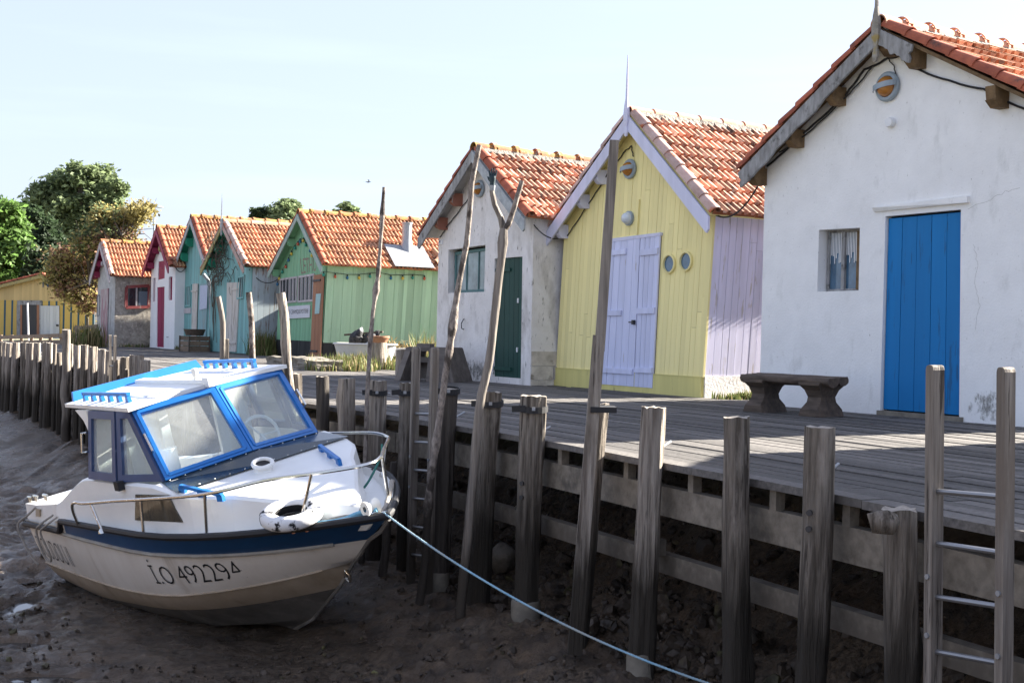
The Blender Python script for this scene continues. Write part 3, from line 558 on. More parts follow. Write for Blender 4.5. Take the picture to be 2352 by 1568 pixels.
# ---------------------------------------------------------------- huts
AZ = 148; UX = Vector((math.sin(rad(AZ)), math.cos(rad(AZ)), 0)); DX = Vector((-math.cos(rad(AZ)), math.sin(rad(AZ)), 0)); RZ = rad(90-AZ)
class Hut: pass
def on_plane(px, py, O, n):
    d = ray(px, py); t = (Vector(O)-CAM).dot(n)/d.dot(n); return CAM+d*t
def new_hut(name, label, P0, W, ze, za, L, of=.22, el=.15, er=.2, lean=0., az=None, zb=0.0, cat='hut', group='fishing huts along the boardwalk', apx=None):
    h = Hut(); a = AZ if az is None else az; h.U = Vector((math.sin(rad(a)), math.cos(rad(a)), 0)); h.N = Vector((-math.cos(rad(a)), math.sin(rad(a)), 0)); h.O = Vector((P0[0], P0[1], zb))
    h.e = thing(name, label, cat, h.O, rad(90-a), group); h.W, h.ze, h.za, h.L, h.of, h.el, h.er, h.k = W, ze, za, L, of, el, er, lean
    h.ap = W/2 if apx is None else apx; h.name = name; return h
def uz(h, px, py, y=0.0):
    q = on_plane(px, py, h.O+h.N*y, h.N)-h.O; return q.dot(h.U), q.z
def side_yz(h, px, py, u):      # pixel on the right side wall (u = const)
    q = on_plane(px, py, h.O+h.U*u, h.U)-h.O; return q.dot(h.N), q.z
def top_at(h, u):
    return h.ze+(h.za-h.ze)*(u/h.ap if u < h.ap else (h.W-u)/(h.W-h.ap))
def core_wall(h, m, holes=(), rec=.10, extra=None, mats=None, zb=-.06, base=None):
    """plaster prism; holes = list of 4 (u,z) corners with recess"""
    mb = MB(); outer = [(0, zb), (h.W, zb), (h.W, h.ze), (h.ap, h.za), (0, h.ze)]
    if holes:
        loops = [[Vector((u, z, 0)) for u, z in outer]]+[[Vector((u, z, 0)) for u, z in q] for q, _ in holes]
        flat = [p for l in loops for p in l]; tri = tessellate_polygon(loops)
        mb.add([(p.x, 0, p.y) for p in flat], [tuple(t) for t in tri], 0, .5)
        for q, dp in holes:
            n = len(q); mb.add([(u, 0, z) for u, z in q]+[(u, dp, z) for u, z in q], [(i, (i+1) % n, n+(i+1) % n, n+i) for i in range(n)], 0, .5)
    else: mb.add([(u, 0, z) for u, z in outer], [(0, 1, 2, 3, 4)], 0, .5)
    L = h.L; n = 5; vs = [(u, y, z) for y in (0, L) for u, z in outer]
    mb.add(vs, [(1, 2, 7, 6), (4, 0, 5, 9), (5, 6, 7, 8, 9), (0, 1, 6, 5)], 1 if mats else 0, .5)
    mb.add([(0, .002, h.ze-.02), (h.W, .002, h.ze-.02), (h.W, L, h.ze-.02), (0, L, h.ze-.02)], [(0, 1, 2, 3)], 0, .5)
    if h.k: mb.shear(h.k)
    w_ = mb.build('wall', mats or [m, m], h.e); h.wall = w_; return w_
def boards_front(h, mat_, bw=.09, y0=0., th=.02, z0=0., jit=.004, gapw=.004, name='front_boards', zt=None, u0=0., u1=None, split=.35, zbase_mat=None, zb_h=0):
    mb = MB(); u = u0; u1 = h.W if u1 is None else u1
    while u < u1-.01:
        v = min(u+bw*random.uniform(.88, 1.12), u1); a, b = u+gapw/2, v-gapw/2
        def col(z_lo, z_hi_a, z_hi_b, mid=None):
            y = y0-th-random.uniform(0, jit); poly = [(a, y, z_lo), (b, y, z_lo), (b, y, z_hi_b)]
            if mid: poly.append((h.ap, y, mid))
            poly.append((a, y, z_hi_a)); mb.prism(poly, (0, th+random.uniform(0, .001)-.0005, 0))
        ta, tb = top_at(h, a), top_at(h, b); mid = h.za if a < h.ap < b else None
        if zt is not None: ta = min(ta, zt); tb = min(tb, zt); mid = min(mid, zt) if mid and mid > zt+.001 and False else (None if zt < h.za else mid)
        if random.random() < split:
            zz = random.uniform(z0+.25, min(ta, tb)-.1); col(z0, zz-.003, zz-.003); col(zz, ta, tb, mid)
        else: col(z0, ta, tb, mid)
        u = v
    mb.shear(h.k); o = mb.build(name, mat_, h.e); return o
def boards_side(h, mat_, bw=.16, z0=0., th=.02, batten=0, L=None, name='side_boards', ztop=None, jit=.003, split=.2):
    mb = MB(); y = 0.0; L = L or h.L; zt = ztop or h.ze-.01
    while y < L:
        v = min(y+bw*random.uniform(.85, 1.15), L); dep = th+random.uniform(0, jit); za_ = z0-random.uniform(0, .03)
        if random.random() < split:
            zz = random.uniform(z0+.3, zt-.3); mb.box((h.W, y+.003, za_), (h.W+dep, v-.003, zz-.003)); mb.box((h.W, y+.003, zz), (h.W+dep+.001, v-.003, zt))
        else: mb.box((h.W, y+.003, za_), (h.W+dep, v-.003, zt))
        if batten: mb.box((h.W+dep, v-batten*.5, z0), (h.W+dep+.009, v+batten*.5, zt))
        y = v
    mb.shear(h.k); return mb.build(name, mat_, h.e)
def tiles(mb, A, av, sv, nv, La, Ls, tw=.225, tc=.27, seed=1, sag=.0, miss=None):
    """interlocking clay tiles: A ridge corner, av along ridge, sv down slope, nv normal"""
    rn = random.Random(seed); rows = int(round(Ls/tc)); tc = Ls/rows; cols = int(round(La/tw)); tw = La/cols
    prof = [(0, .046), (.12, .046), (.19, .002), (.42, .002), (.49, .042), (.62, .042), (.69, .002), (.93, .002), (1.0, .044)]
    for r in range(rows):
        for c in range(cols):
            jz = rn.uniform(-.004, .004); js = rn.uniform(-.008, .008); vs = []; jt = rn.uniform(-.006, .006)
            if miss and miss(c*tw, r*tc): continue
            for q, lift in ((-.02, .0), (tc+.03+js, .042)):
                for f, hh in prof:
                    a = (c+f)*tw; s = r*tc+q; sg = -sag*math.sin(math.pi*min(max(a/La, 0), 1)); vs.append(A+av*a+sv*s+nv*(hh+lift+jz+jt*(f-.5)+sg+.01))
            n = len(prof); lo = []
            for f, hh in prof: a = (c+f)*tw; s = r*tc+tc+.03+js; sg = -sag*math.sin(math.pi*min(max(a/La, 0), 1)); lo.append(A+av*a+sv*s+nv*(.012+jz+sg+.01))
            cc = rn.random(); mb.add(vs, [(i, i+1, n+i+1, n+i) for i in range(n-1)], 0, cc); mb.add(vs[n:]+lo, [(i, i+1, n+i+1, n+i) for i in range(n-1)], 2, cc)
def halfpipe(mb, A, B, r0, r1, up, m=0, c=None, n=8, arc=math.pi*1.1):
    A = Vector(A); B = Vector(B); d = (B-A).normalized(); up = (Vector(up)-d*Vector(up).dot(d)).normalized(); x = d.cross(up); vs = []
    for P, r, th in ((A, r0, 0), (B, r1, 0), (A, r0-.014, 0), (B, r1-.014, 0)):
        for j in range(n+1): a = -arc/2+arc*j/n; vs.append(P+x*math.sin(a)*r+up*math.cos(a)*r)
    k = n+1; fs = []
    for j in range(n): fs += [(j, j+1, k+j+1, k+j), (2*k+j, 2*k+j+1, 3*k+j+1, 3*k+j), (j, j+1, 2*k+j+1, 2*k+j), (k+j, k+j+1, 3*k+j+1, 3*k+j)]
    mb.add(vs, fs, m, c)
def roof(h, tm=None, rm=None, vm=None, soffit=None, tw=.225, tc=.27, t=.05, sag=0., ridge_r=.10, collar=True, mort=False, verge_l=True, seed=3, miss=None, verge=True, back=.1):
    tm = tm or tile_m; rm = rm or ridge_m; vm = vm or verge_b; k = h.k*h.za; ke = h.k*h.ze
    R = Vector((h.ap+k, -h.of, h.za+t)); La = h.L+h.of+back; mb = MB(); av = Vector((0, 1, 0)); h.slopes = {}
    for side in (-1, 1):
        half = h.ap if side < 0 else h.W-h.ap; E0 = Vector(((0 if side < 0 else h.W)+ke, -h.of, h.ze+t)); sv = (E0-R).normalized(); ov = h.el if side < 0 else h.er
        Ls = (E0-R).length+ov/abs(sv.x); nv = av.cross(sv); nv = nv if nv.z > 0 else -nv; h.slopes[side] = (R.copy(), sv.copy(), nv.copy(), Ls)
        A = R if side > 0 else R; tiles(mb, R+nv*.0, av, sv, nv, La, Ls, tw, tc, seed+side, sag, miss if side > 0 else None)
        # boarding under the tiles
        p = [R, R+sv*(Ls-.03), R+sv*(Ls-.03)-nv*.035, R-Vector((0, 0, .035/max(nv.z, .3)))]
        mb.prism([q+Vector((0, .012, 0)) for q in p], (0, La-.03, 0), 1, .5)
    ro = mb.build('roof', [tm, soffit or dark_w, lip_m], h.e); h.roof = ro
    rb = MB(); y = -h.of-.02; Z = Vector((h.ap+k, 0, h.za+t+.015)); i = 0; rn = random.Random(seed)
    while y < h.L+back:
        a = Z+Vector((0, y, -sag*math.sin(math.pi*min(max((y+h.of)/La, 0), 1)))); b = Z+Vector((0, y+.44, .0-sag*math.sin(math.pi*min((y+.44+h.of)/La, 1)))); halfpipe(rb, a+Vector((0, 0, .012)), b, ridge_r, ridge_r*.93, (0, 0, 1), 0, arc=math.pi*1.05)
        if collar: halfpipe(rb, a+Vector((0, .32, .008)), a+Vector((0, .39, .008)), ridge_r*1.2, ridge_r*1.2, (0, 0, 1), 0, arc=math.pi*.8)
        y += .40
    if mort:
        for side in (-1, 1):
            R_, sv, nv, Ls = h.slopes[side]; y = -h.of
            while y < h.L: l = rn.uniform(.1, .3); w0 = rn.uniform(.06, .12); sg = sag*math.sin(math.pi*min((y+h.of)/La, 1)); P = R_+Vector((0, y+h.of, -sg)); mb2 = [P+sv*.05+nv*.01, P+sv*(.05+w0)+nv*.01, P+sv*(.05+w0)+nv*rn.uniform(.05, .07), P+sv*.05+nv*.085]; rb.prism(mb2, (0, l, 0), 1); y += l*.96
    rb.build('ridge_cap', [rm, mortar], ro, smooth=True)
    if verge:
        vb = MB()
        for side in ((-1, 1) if verge_l else (1,)):
            R_, sv, nv, Ls = h.slopes[side]; s = .03
            while s < Ls-.1:
                c = random.random(); e = min(s+.36, Ls+.03); o = Vector((0, .045, 0)); halfpipe(vb, R_+sv*s+nv*.035+o, R_+sv*e+nv*.050+o, .072, .085, nv, 0, c, arc=math.pi*1.1); s += .31
        vb.build('verge_tile', vm, ro, smooth=True)
    return ro
def barge(h, mat_, hb=.17, drop=.02, side=(-1, 1), th=.028, tip=0.12, frac=(1, 1), outer=0.0, end=None, mats=None, t=.05):
    for sd_, fr in zip(side, frac):
        R_, sv, nv, Ls = h.slopes[sd_]; mb = MB(); y = -h.of-.015-th; s1 = (Ls+tip)*fr
        up = nv*(-.0); a = R_+Vector((0, 0, -.01)); b = R_+sv*s1-nv*.01; hz = hb/max(nv.z, .4)
        pts = [Vector((a.x, y, a.z)), Vector((b.x, y, b.z)), Vector((b.x, y, b.z-hz*.8)), Vector((b.x-sv.x*.05, y, b.z-hz)), Vector((a.x, y, a.z-hz))]
        if end == 'ragged':
            rn = random.Random(5); seg = [lerp(pts[4], pts[3], i/14)+Vector((0, 0, rn.uniform(-.025, .02))) for i in range(15)]; pts = [pts[0], pts[1], pts[1]+Vector((-.02*sd_, 0, -.06)), pts[1]+Vector((-.05*sd_, 0, -.08)), pts[1]+Vector((-.03*sd_, 0, -.13))]+seg[::-1]
        mb.prism(pts, (0, th, 0), 0); mb.build('bargeboard', (mats or {}).get(sd_, mat_), h.e)
def purlins(h, mat_, fr=(.05, .38, .72), side=(-1, 1), s=.10, hh=.13, t=.05):
    for sd_ in side:
        R_, sv, nv, Ls = h.slopes[sd_]
        for f in fr:
            P = R_+sv*(Ls*f)-nv*(.04+hh); q = P.copy(); mb = MB(); y0 = -h.of-.01
            mb.prism([(0, .02, 0), (0, 0, 0), (0, h.of*.4, -hh*.5), (0, h.of+.01, -hh*.5), (0, h.of+.01, hh), (0, 0, hh)], (s, 0, 0), 0)
            vs = [Vector(v) for v in mb.v]; mb.v = [tuple(Vector((P.x-s/2+v.x, y0+v.y, P.z+v.z))) for v in vs]; mb.build('purlin_end', mat_, h.e)
def finial(h, mat_, up=.7, dn=.35, w=.05, t=.05):
    x = h.ap+h.k*h.za; z = h.za+t; y = -h.of-.05; mb = MB(); prof = [(-dn, .018), (-dn+.05, .035), (-dn*.55, .022), (-dn*.3, w), (.0, w), (.12, w*.75), (.2, w*.45), (up*.6, w*.36), (up, .006)]
    vs = []
    for zz, r in prof:
        vs += [(x-r, y-r*.45, z+zz), (x+r, y-r*.45, z+zz), (x+r, y+r*.45, z+zz), (x-r, y+r*.45, z+zz)]
    n = len(prof); mb.add(vs, [(3, 2, 1, 0), tuple(4*n-4+i for i in range(4))]+[(4*i+j, 4*i+(j+1) % 4, 4*i+4+(j+1) % 4, 4*i+4+j) for i in range(n-1) for j in range(4)]); mb.build('finial', mat_, h.e)
def quad_of(h, pts, y=0.): return [uz(h, *p, y) for p in pts]     # pts: TL TR BR BL pixels -> (u,z)
def bil(q, s, t):       # q TL TR BR BL ; s 0..1 left-right, t 0..1 top-bottom
    a = Vector((*q[0], 0))*(1-s)+Vector((*q[1], 0))*s; b = Vector((*q[3], 0))*(1-s)+Vector((*q[2], 0))*s; c = a*(1-t)+b*t; return c.x, c.y
def board_door(h, q, n, mat_, y=-.012, th=.03, name='door', gap=.006, jit=.003, ledges=()):
    mb = MB(); ed = [i/n for i in range(n+1)]; W_ = abs(q[1][0]-q[0][0]); g = gap/W_/2
    for i in range(n):
        a, b = ed[i]+g, ed[i+1]-g; yy = y-random.uniform(0, jit); P = [bil(q, a, 0), bil(q, b, 0), bil(q, b, 1), bil(q, a, 1)]; mb.prism([(u, yy, z) for u, z in P], (0, th, 0))
    # dark backing so that the gaps read as gaps
    mb.prism([(u, y+th*.7, z) for u, z in (bil(q, .004, .004), bil(q, .996, .004), bil(q, .996, .996), bil(q, .004, .996))], (0, .012, 0), 1, .1)
    d = mb.build(name, [mat_, tar_m], h.e)
    for t_, s0, s1, hh, lm in ledges:
        lb = MB(); P = [bil(q, s0, t_-hh), bil(q, s1, t_-hh), bil(q, s1, t_+hh), bil(q, s0, t_+hh)]; lb.prism([(u, y-.024, z) for u, z in P], (0, .024, 0)); lb.build('ledge', lm or mat_, d)
    return d
def win(h, q, y=.09, fr=None, pane=None, nm=2, fw=.035, mw=.022, name='window', th=.035, hm=(), bars=None):
    mb = MB(); W_ = max(abs(q[1][0]-q[0][0]), .05); H_ = max(abs(q[0][1]-q[3][1]), .05); fs_, ft = fw/W_, fw/H_
    def strip(a, b, c, d, yy=y, tt=th): mb.prism([(u, yy, z) for u, z in (bil(q, a, c), bil(q, b, c), bil(q, b, d), bil(q, a, d))], (0, tt, 0))
    strip(0, fs_, 0, 1); strip(1-fs_, 1, 0, 1); strip(fs_, 1-fs_, 0, ft); strip(fs_, 1-fs_, 1-ft, 1)
    for i in range(1, nm): s = i/nm; strip(s-mw/W_/2, s+mw/W_/2, ft, 1-ft, y+.004, th*.8)
    for t_ in hm: strip(fs_, 1-fs_, t_-mw/H_/2, t_+mw/H_/2, y+.006, th*.7)
    f = mb.build(name, fr or grey_p, h.e); pb = MB(); pb.prism([(u, y+th*.6, z) for u, z in (bil(q, fs_*.6, ft*.6), bil(q, 1-fs_*.6, ft*.6), bil(q, 1-fs_*.6, 1-ft*.6), bil(q, fs_*.6, 1-ft*.6))], (0, .006, 0)); pb.build('pane', pane or pane_d, f); return f
def bulkhead(h, u, z, r=.13, y=0., ang=.15):
    mb = MB(); o = (u, y, z); mb.lathe([(r*.9, 0.0), (r, -.012), (r, -.035), (r*.90, -.05), (r*.72, -.05), (r*.70, -.03)], o, 'y', 24); L_ = mb.build('wall_lamp', greyl, h.e, smooth=True)
    d = MB(); d.lathe([(r*.70, -.03), (r*.66, -.07), (r*.50, -.105), (r*.26, -.125), (.002, -.13)], o, 'y', 20); d.build('dome', amber, L_, smooth='all')
    b = MB(); n = 10
    vs = []
    for j in range(n+1):
        a = -1.35+2.7*j/n; x = math.sin(a)*r*.98; yy = -.05-math.cos(a)*.098
        vs += [(u+x, y+yy, z-.028+x*ang), (u+x, y+yy, z+.028+x*ang), (u+x, y+yy+.008, z+.028+x*ang), (u+x, y+yy+.008, z-.028+x*ang)]
    b.add(vs, [(0, 1, 2, 3), tuple(4*n+i for i in (3, 2, 1, 0))]+[(4*i+j, 4*i+(j+1) % 4, 4*i+4+(j+1) % 4, 4*i+4+j) for i in range(n) for j in range(4)]); b.build('guard_band', greyl, L_)
def gcable(h, pts, r=.011, y=-.02, name='cable', m=None, parent=None):
    P = []
    for i in range(len(pts)-1):
        a = uz(h, *pts[i], y); b = uz(h, *pts[i+1], y)
        for j in range(6): f = j/6; P.append((a[0]+(b[0]-a[0])*f, y+.006*math.sin(j*2.2), a[1]+(b[1]-a[1])*f-.012*math.sin(math.pi*f)))
    e = uz(h, *pts[-1], y); P.append((e[0], y, e[1])); mb = MB(); mb.tube(P, r, 6); return mb.build(name, m or black, parent or h.e, smooth=True)
def sag(A, B, dip, n=18): return [lerp(A, B, i/n)-Vector((0, 0, dip*4*(i/n)*(1-i/n))) for i in range(n+1)]

def stain_mat():
    m = bpy.data.materials.new('damp_stain'); m.use_nodes = True; t = m.node_tree; n = t.nodes; L = t.links.new; b = n['Principled BSDF']; b.inputs['Roughness'].default_value = .9
    tc = n.new('ShaderNodeTexCoord'); oi = n.new('ShaderNodeObjectInfo'); va = n.new('ShaderNodeVectorMath'); va.operation = 'ADD'; L(tc.outputs['Object'], va.inputs[0]); mu = n.new('ShaderNodeMath'); mu.operation = 'MULTIPLY'; mu.inputs[1].default_value = 40; L(oi.outputs['Random'], mu.inputs[0]); L(mu.outputs[0], va.inputs[1])
    mp = n.new('ShaderNodeMapping'); mp.inputs['Scale'].default_value = (1, 1, .5); L(va.outputs[0], mp.inputs[0]); nz = n.new('ShaderNodeTexNoise'); nz.inputs['Scale'].default_value = 20; nz.inputs['Detail'].default_value = 8; nz.inputs['Roughness'].default_value = .7; L(mp.outputs[0], nz.inputs['Vector'])
    rp = n.new('ShaderNodeValToRGB'); L(nz.outputs['Fac'], rp.inputs[0]); e = rp.color_ramp.elements; e[0].position = .35; e[0].color = (.08, .075, .065, 1); e[1].position = .65; e[1].color = (.36, .35, .32, 1); L(rp.outputs[0], b.inputs['Base Color'])
    gt = n.new('ShaderNodeAttribute'); gt.attribute_name = 'edge'; su = n.new('ShaderNodeMath'); su.operation = 'ADD'; L(gt.outputs['Fac'], su.inputs[0]); L(nz.outputs['Fac'], su.inputs[1])
    mr = n.new('ShaderNodeMapRange'); L(su.outputs[0], mr.inputs[0]); mr.inputs[1].default_value = .95; mr.inputs[2].default_value = 1.18; mr.inputs[4].default_value = .85; L(mr.outputs[0], b.inputs['Alpha']); return m
STAIN = stain_mat()
def stain(h, u, z, a, b_):     # damp and mildew patch: real stain with broken edges
    mb = MB(); n = 24; vs = [(0, 0, 0)]; w_ = [.62]
    for k, r in ((.5, .55), (1, 1)):
        for j in range(n): t = 2*math.pi*j/n; vs.append((a*r*math.cos(t), 0, max(b_*r*math.sin(t), -z+.01))); w_.append(.45 if r < 1 else 0)
    mb.add(vs, [(0, 1+j, 1+(j+1) % n) for j in range(n)]+[(1+j, 1+n+j, 1+n+(j+1) % n, 1+(j+1) % n) for j in range(n)]); o = mb.build('damp_patch', STAIN, h.e); o.location = (u, -.003-.0004*random.random(), z)
    o.data.attributes.new('edge', 'FLOAT', 'POINT').data.foreach_set('value', w_)
# ---- large white hut with the blue door (right)
H = new_hut('white_hut', 'largest white plastered hut with a bright blue plank door', (2.87, 15.09), 4.05, 2.75, 3.92, 5.5, of=.20, el=.17, er=.16, apx=1.86)
big = H
dq = quad_of(H, [(2034, 497), (2207, 481), (2203, 968), (2021, 953)]); wq = quad_of(H, [(1881, 528), (1975, 523), (1972, 667), (1877, 670)])
wq2 = [(wq[0][0], wq[0][1]), (wq[1][0], wq[1][1]), (wq[2][0], wq[2][1]), (wq[3][0], wq[3][1])]
core_wall(H, plaster, [(dq, .10), (wq2, .16)])
db = [dq[0], dq[1], (dq[2][0], .06), (dq[3][0], .06)]; db = [(db[0][0]+.008, db[0][1]-.022), (db[1][0]-.008, db[1][1]-.022), (db[2][0]-.008, db[2][1]), (db[3][0]+.008, db[3][1])]
board_door(H, db, 5, blue_d, y=.04, name='blue_door')
mb = MB(); mb.box((dq[3][0]-.02, -.03, -.05), (dq[2][0]+.05, .12, .045)); mb.build('door_step', concrete, H.e)
ww = [(wq2[0][0]+.02, wq2[0][1]), wq2[1], wq2[2], (wq2[3][0]+.02, wq2[3][1])]; wf = win(H, ww, y=.12, fr=grey_w, pane=pane_b, nm=1, fw=.03, mw=.03)
mb = MB()
for f, m_ in ((.42, 0), (.80, 1)):
    u = ww[0][0]+(ww[1][0]-ww[0][0])*f; mb.box((u-.022, .105, ww[3][1]+.02), (u+.022, .15, ww[0][1]-.03), m_)
mb.build('mullion', [grey_w, brown_w], wf)
mb = MB(); nz_ = 26
for i in range(nz_):
    a = ww[0][0]+(ww[1][0]-ww[0][0])*i/nz_; l = .30+.06*math.sin(i*1.9)+.03*random.random(); mb.box((a, .134, ww[0][1]-l), (a+.012, .135, ww[0][1]-.03))
mb.build('lace_curtain', white_pl, wf)
lq = quad_of(H, [(2020, 487), (2228, 452), (2228, 468), (2020, 497)]); mb = MB(); a, b, c, d = quad_of(H, [(2010, 478), (2228, 450), (2228, 466), (2010, 487)])
mb.prism([(a[0], -.045, a[1]), (b[0], -.045, b[1]), (c[0], -.045, c[1]), (d[0], -.02, d[1])], (0, .045, 0)); mb.build('door_hood', plaster, H.e)
roof(H, tile_n, ridge_p, verge_b, soffit=brown_w, tw=.25, tc=.33, t=.045, ridge_r=.11, mort=True, seed=3)
barge(H, grey_w, hb=.15, side=(-1, 1), frac=(1, .20), end='ragged', tip=.03); purlins(H, brown_w, fr=(.03, .38, .68, .97), side=(-1,), s=.11); purlins(H, brown_w, fr=(.06, .20, .62), side=(1,), s=.11)
finial(H, pm('grey_ochre', (.33, .31, .27), (.18, .165, .14), sc=12, c3=(.30, .23, .09), s3=7, t3=(.52, .62), bump=.5), up=.9, dn=.36, w=.045)
u, z = uz(H, 2042, 200); bulkhead(H, u, z, .155)
u, z = uz(H, 2049, 282); mb = MB(); mb.lathe([(.052, 0), (.052, -.05), (.045, -.06), (.0, -.062)], (u, 0, z), 'y', 18); mb.build('vent_cap', white_pl, H.e, smooth=True)
gcable(H, [(1762, 382), (1840, 310), (1935, 225), (1985, 160), (2040, 133), (2066, 128), (2110, 160), (2180, 185), (2260, 205), (2352, 250)], r=.012)
gcable(H, [(1790, 350), (1850, 310), (1940, 226), (2005, 152)], r=.008, y=-.035); gcable(H, [(2040, 134), (2053, 150), (2058, 172)], r=.006)
rn = random.Random(8); u0, z0 = uz(H, 2215, 930); stain(H, u0+.30, .17, .42, .26)
# cracks in the plaster
mb = MB()
for pts in ([(2225, 478), (2270, 462), (2310, 440), (2352, 428)], [(2235, 560), (2245, 600), (2240, 660), (2252, 700), (2238, 770)]):
    P = []
    for i in range(len(pts)-1):
        for j in range(5): f = j/5; x = pts[i][0]*(1-f)+pts[i+1][0]*f+rn.uniform(-3, 3); y = pts[i][1]*(1-f)+pts[i+1][1]*f+rn.uniform(-3, 3); u, z = uz(H, x, y); P.append((u, -.0002, z))
    mb.tube(P, .0011, 4)
mb.build('crack', mortar, H.e)

# ---- yellow and lilac hut
H = new_hut('yellow_hut', 'yellow plank hut with lilac double doors and a lilac side wall', (.66, 19.14), 3.27, 2.325, 3.648, 5.0, of=.19, el=.19, er=.13, lean=.068)
yel = H
core_wall(H, tar_m); boards_front(H, yellow_p, .092, z0=.24, split=.45); boards_side(H, lilac_s, .115, z0=.28, L=4.8, split=.3, jit=.003)
mb = MB(); mb.box((-.05, -.045, -.04), (H.W+.03, 0, .25)); mb.box((-.05, -.05, .25), (H.W+.03, 0, .262), 0); mb.build('base_board', paint('yellow_base', (.72, .64, .24), wood=(.40, .34, .14), fl=.64), H.e)
mb = MB(); mb.box((H.W, .0, -.05), (H.W+.05, 4.9, .27)); mb.build('plinth', plaster2, H.e)
mb = MB(); mb.box((H.W-.055, -.032, .25), (H.W+.026, -.0, H.ze), 0); mb.shear(H.k).build('corner_board', yellow_p, H.e)
dl = quad_of(H, [(1402, 556), (1473, 547), (1458, 892), (1380, 885)], -.03); drr = quad_of(H, [(1474, 547), (1519, 541), (1501, 892), (1459, 892)], -.03)
for q in (dl, drr):
    q[2] = (q[2][0], .075); q[3] = (q[3][0], .075)
d1 = board_door(H, dl, 5, lilac_p, y=-.052, name='lilac_door', ledges=((.08, .12, .60, .018, 0), (.50, .05, .55, .018, 0), (.90, .05, .97, .018, 0)))
d2 = board_door(H, drr, 4, lilac_p, y=-.050, name='lilac_door', ledges=((.10, .05, .97, .02, 0), (.49, .03, .95, .02, 0), (.885, .05, .97, .018, 0)))
mb = MB(); u, z = uz(H, 1457, 740, -.06); mb.box((u-.015, -.10, z-.03), (u+.02, -.055, z+.03)); mb.tube([(u-.09, -.085, z), (u+.02, -.085, z)], .009, 6); mb.build('latch', iron, d1)
mb = MB(); q = quad_of(H, [(1400, 549), (1521, 534), (1521, 541), (1400, 557)], -.03); mb.prism([(a, -.06, b) for a, b in q], (0, .05, 0)); mb.build('door_lintel', lilac_b, H.e)
q = quad_of(H, [(1452, 476), (1467, 474), (1461, 541), (1446, 545)], -.03); mb = MB(); a = uz(H, 1468, 458, -.03); b = uz(H, 1463, 540, -.03); mb.bar((a[0], -.032, a[1]), (b[0], -.032, b[1]), .025, .02, up=(0, 1, 0)); a2 = uz(H, 1425, 545, -.03); mb.bar((a2[0], -.032, a2[1]), (b[0], -.032, b[1]), .02, .02, up=(0, 1, 0)); mb.build('batten', yellow_p, H.e)
for px, py, pm_ in ((1537.5, 606, pane_b), (1576, 600, pane_b)):
    u, z = uz(H, px, py, -.03); mb = MB(); r = .125; mb.lathe([(r, 0), (r*1.02, -.05), (r*.86, -.055), (r*.82, -.03), (r*.80, 0)], (u, 0, z), 'y', 28); f = mb.build('porthole', yellow_p, H.e, smooth=True); pb = MB(); pb.lathe([(r*.83, -.028), (.001, -.028)], (u, 0, z), 'y', 28); pb.build('pane', pane_b, f)
roof(H, tile_m, ridge_p, verge_w, soffit=yellow_p, tw=.235, tc=.255, t=.05, mort=True, collar=False, seed=11, ridge_r=.085)
barge(H, lilac_b, hb=.15, tip=.04); purlins(H, lilac_b, fr=(.45, .66, .93), side=(-1,), s=.10); finial(H, lilac_b, up=.78, dn=.30, w=.045)
u, z = uz(H, 1452, 389); bulkhead(H, u, z, .135, y=-.02)
u, z = uz(H, 1449, 502); mb = MB(); mb.lathe([(.10, 0), (.10, -.03), (.075, -.035)], (u, -.02, z), 'y', 20); L_ = mb.build('round_lamp', greyl, H.e, smooth=True); d = MB(); d.lathe([(.082, -.03), (.08, -.06), (.06, -.10), (.03, -.115), (.001, -.118)], (u, -.02, z), 'y', 20); d.build('dome', dome_c, L_, smooth='all')
gcable(H, [(1300, 545), (1350, 470), (1405, 385), (1437, 345), (1450, 335), (1455, 360)], r=.008, y=-.04)

# ---- white hut with the dark green door
H = new_hut('white_hut', 'smaller white plastered hut with a dark green door and teal framed window', (-1.23, 21.30), 2.84, 2.426, 3.475, 5.2, of=.20, el=.26, er=.10)
mid = H
wq = quad_of(H, [(1030, 574), (1115, 562), (1112, 670), (1029, 673)]); dq = quad_of(H, [(1136, 594), (1200, 589), (1196, 871), (1132, 866)]); dq[2] = (dq[2][0], .09); dq[3] = (dq[3][0], .09)
core_wall(H, plaster2, [(wq, .16), (dq, .07)])
q2 = [(wq[0][0]+.03, wq[0][1]-.03), (wq[1][0], wq[1][1]-.03), wq[2], (wq[3][0]+.03, wq[3][1])]; win(H, q2, y=.10, fr=paint('teal_frame', (.10, .20, .20), fl=.7), pane=pane_g, nm=3, fw=.045, mw=.02)
board_door(H, dq, 6, dgreen, y=.03, name='dark_green_door', ledges=((.10, -.04, .55, .014, 0), (.93, -.08, .62, .015, 0)))
mb = MB()
for px, py in ((1187, 690), (1185, 803)): u, z = uz(H, px, py, 0); mb.box((u-.013, .012, z-.035), (u+.013, .03, z+.035))
mb.build('lock_plate', white_pl, H.e)
roof(H, tile_m, ridge_m, verge_b, soffit=plain('white_soffit', (.55, .54, .52), .8), tw=.225, tc=.27, t=.05, mort=True, seed=21, sag=.04)
barge(H, grey_p, hb=.14, tip=.03, end=None, mats={-1: grey_w, 1: grey_p}); purlins(H, paint('red_brown_timber', (.30, .12, .08), wood=(.35, .33, .3), fl=.55), fr=(.05, .48, .76), side=(-1,), s=.10)
u, z = uz(H, 1104, 434); bulkhead(H, u, z, .135); gcable(H, [(1010, 545), (1030, 515), (1065, 470), (1095, 430)], r=.008)
mb = MB(); q = quad_of(H, [(1009, 551), (1017, 550), (1017, 561), (1009, 562)]); mb.prism([(a, -.015, b) for a, b in q], (0, .015, 0)); pl = mb.build('number_plate', white_pl, H.e)
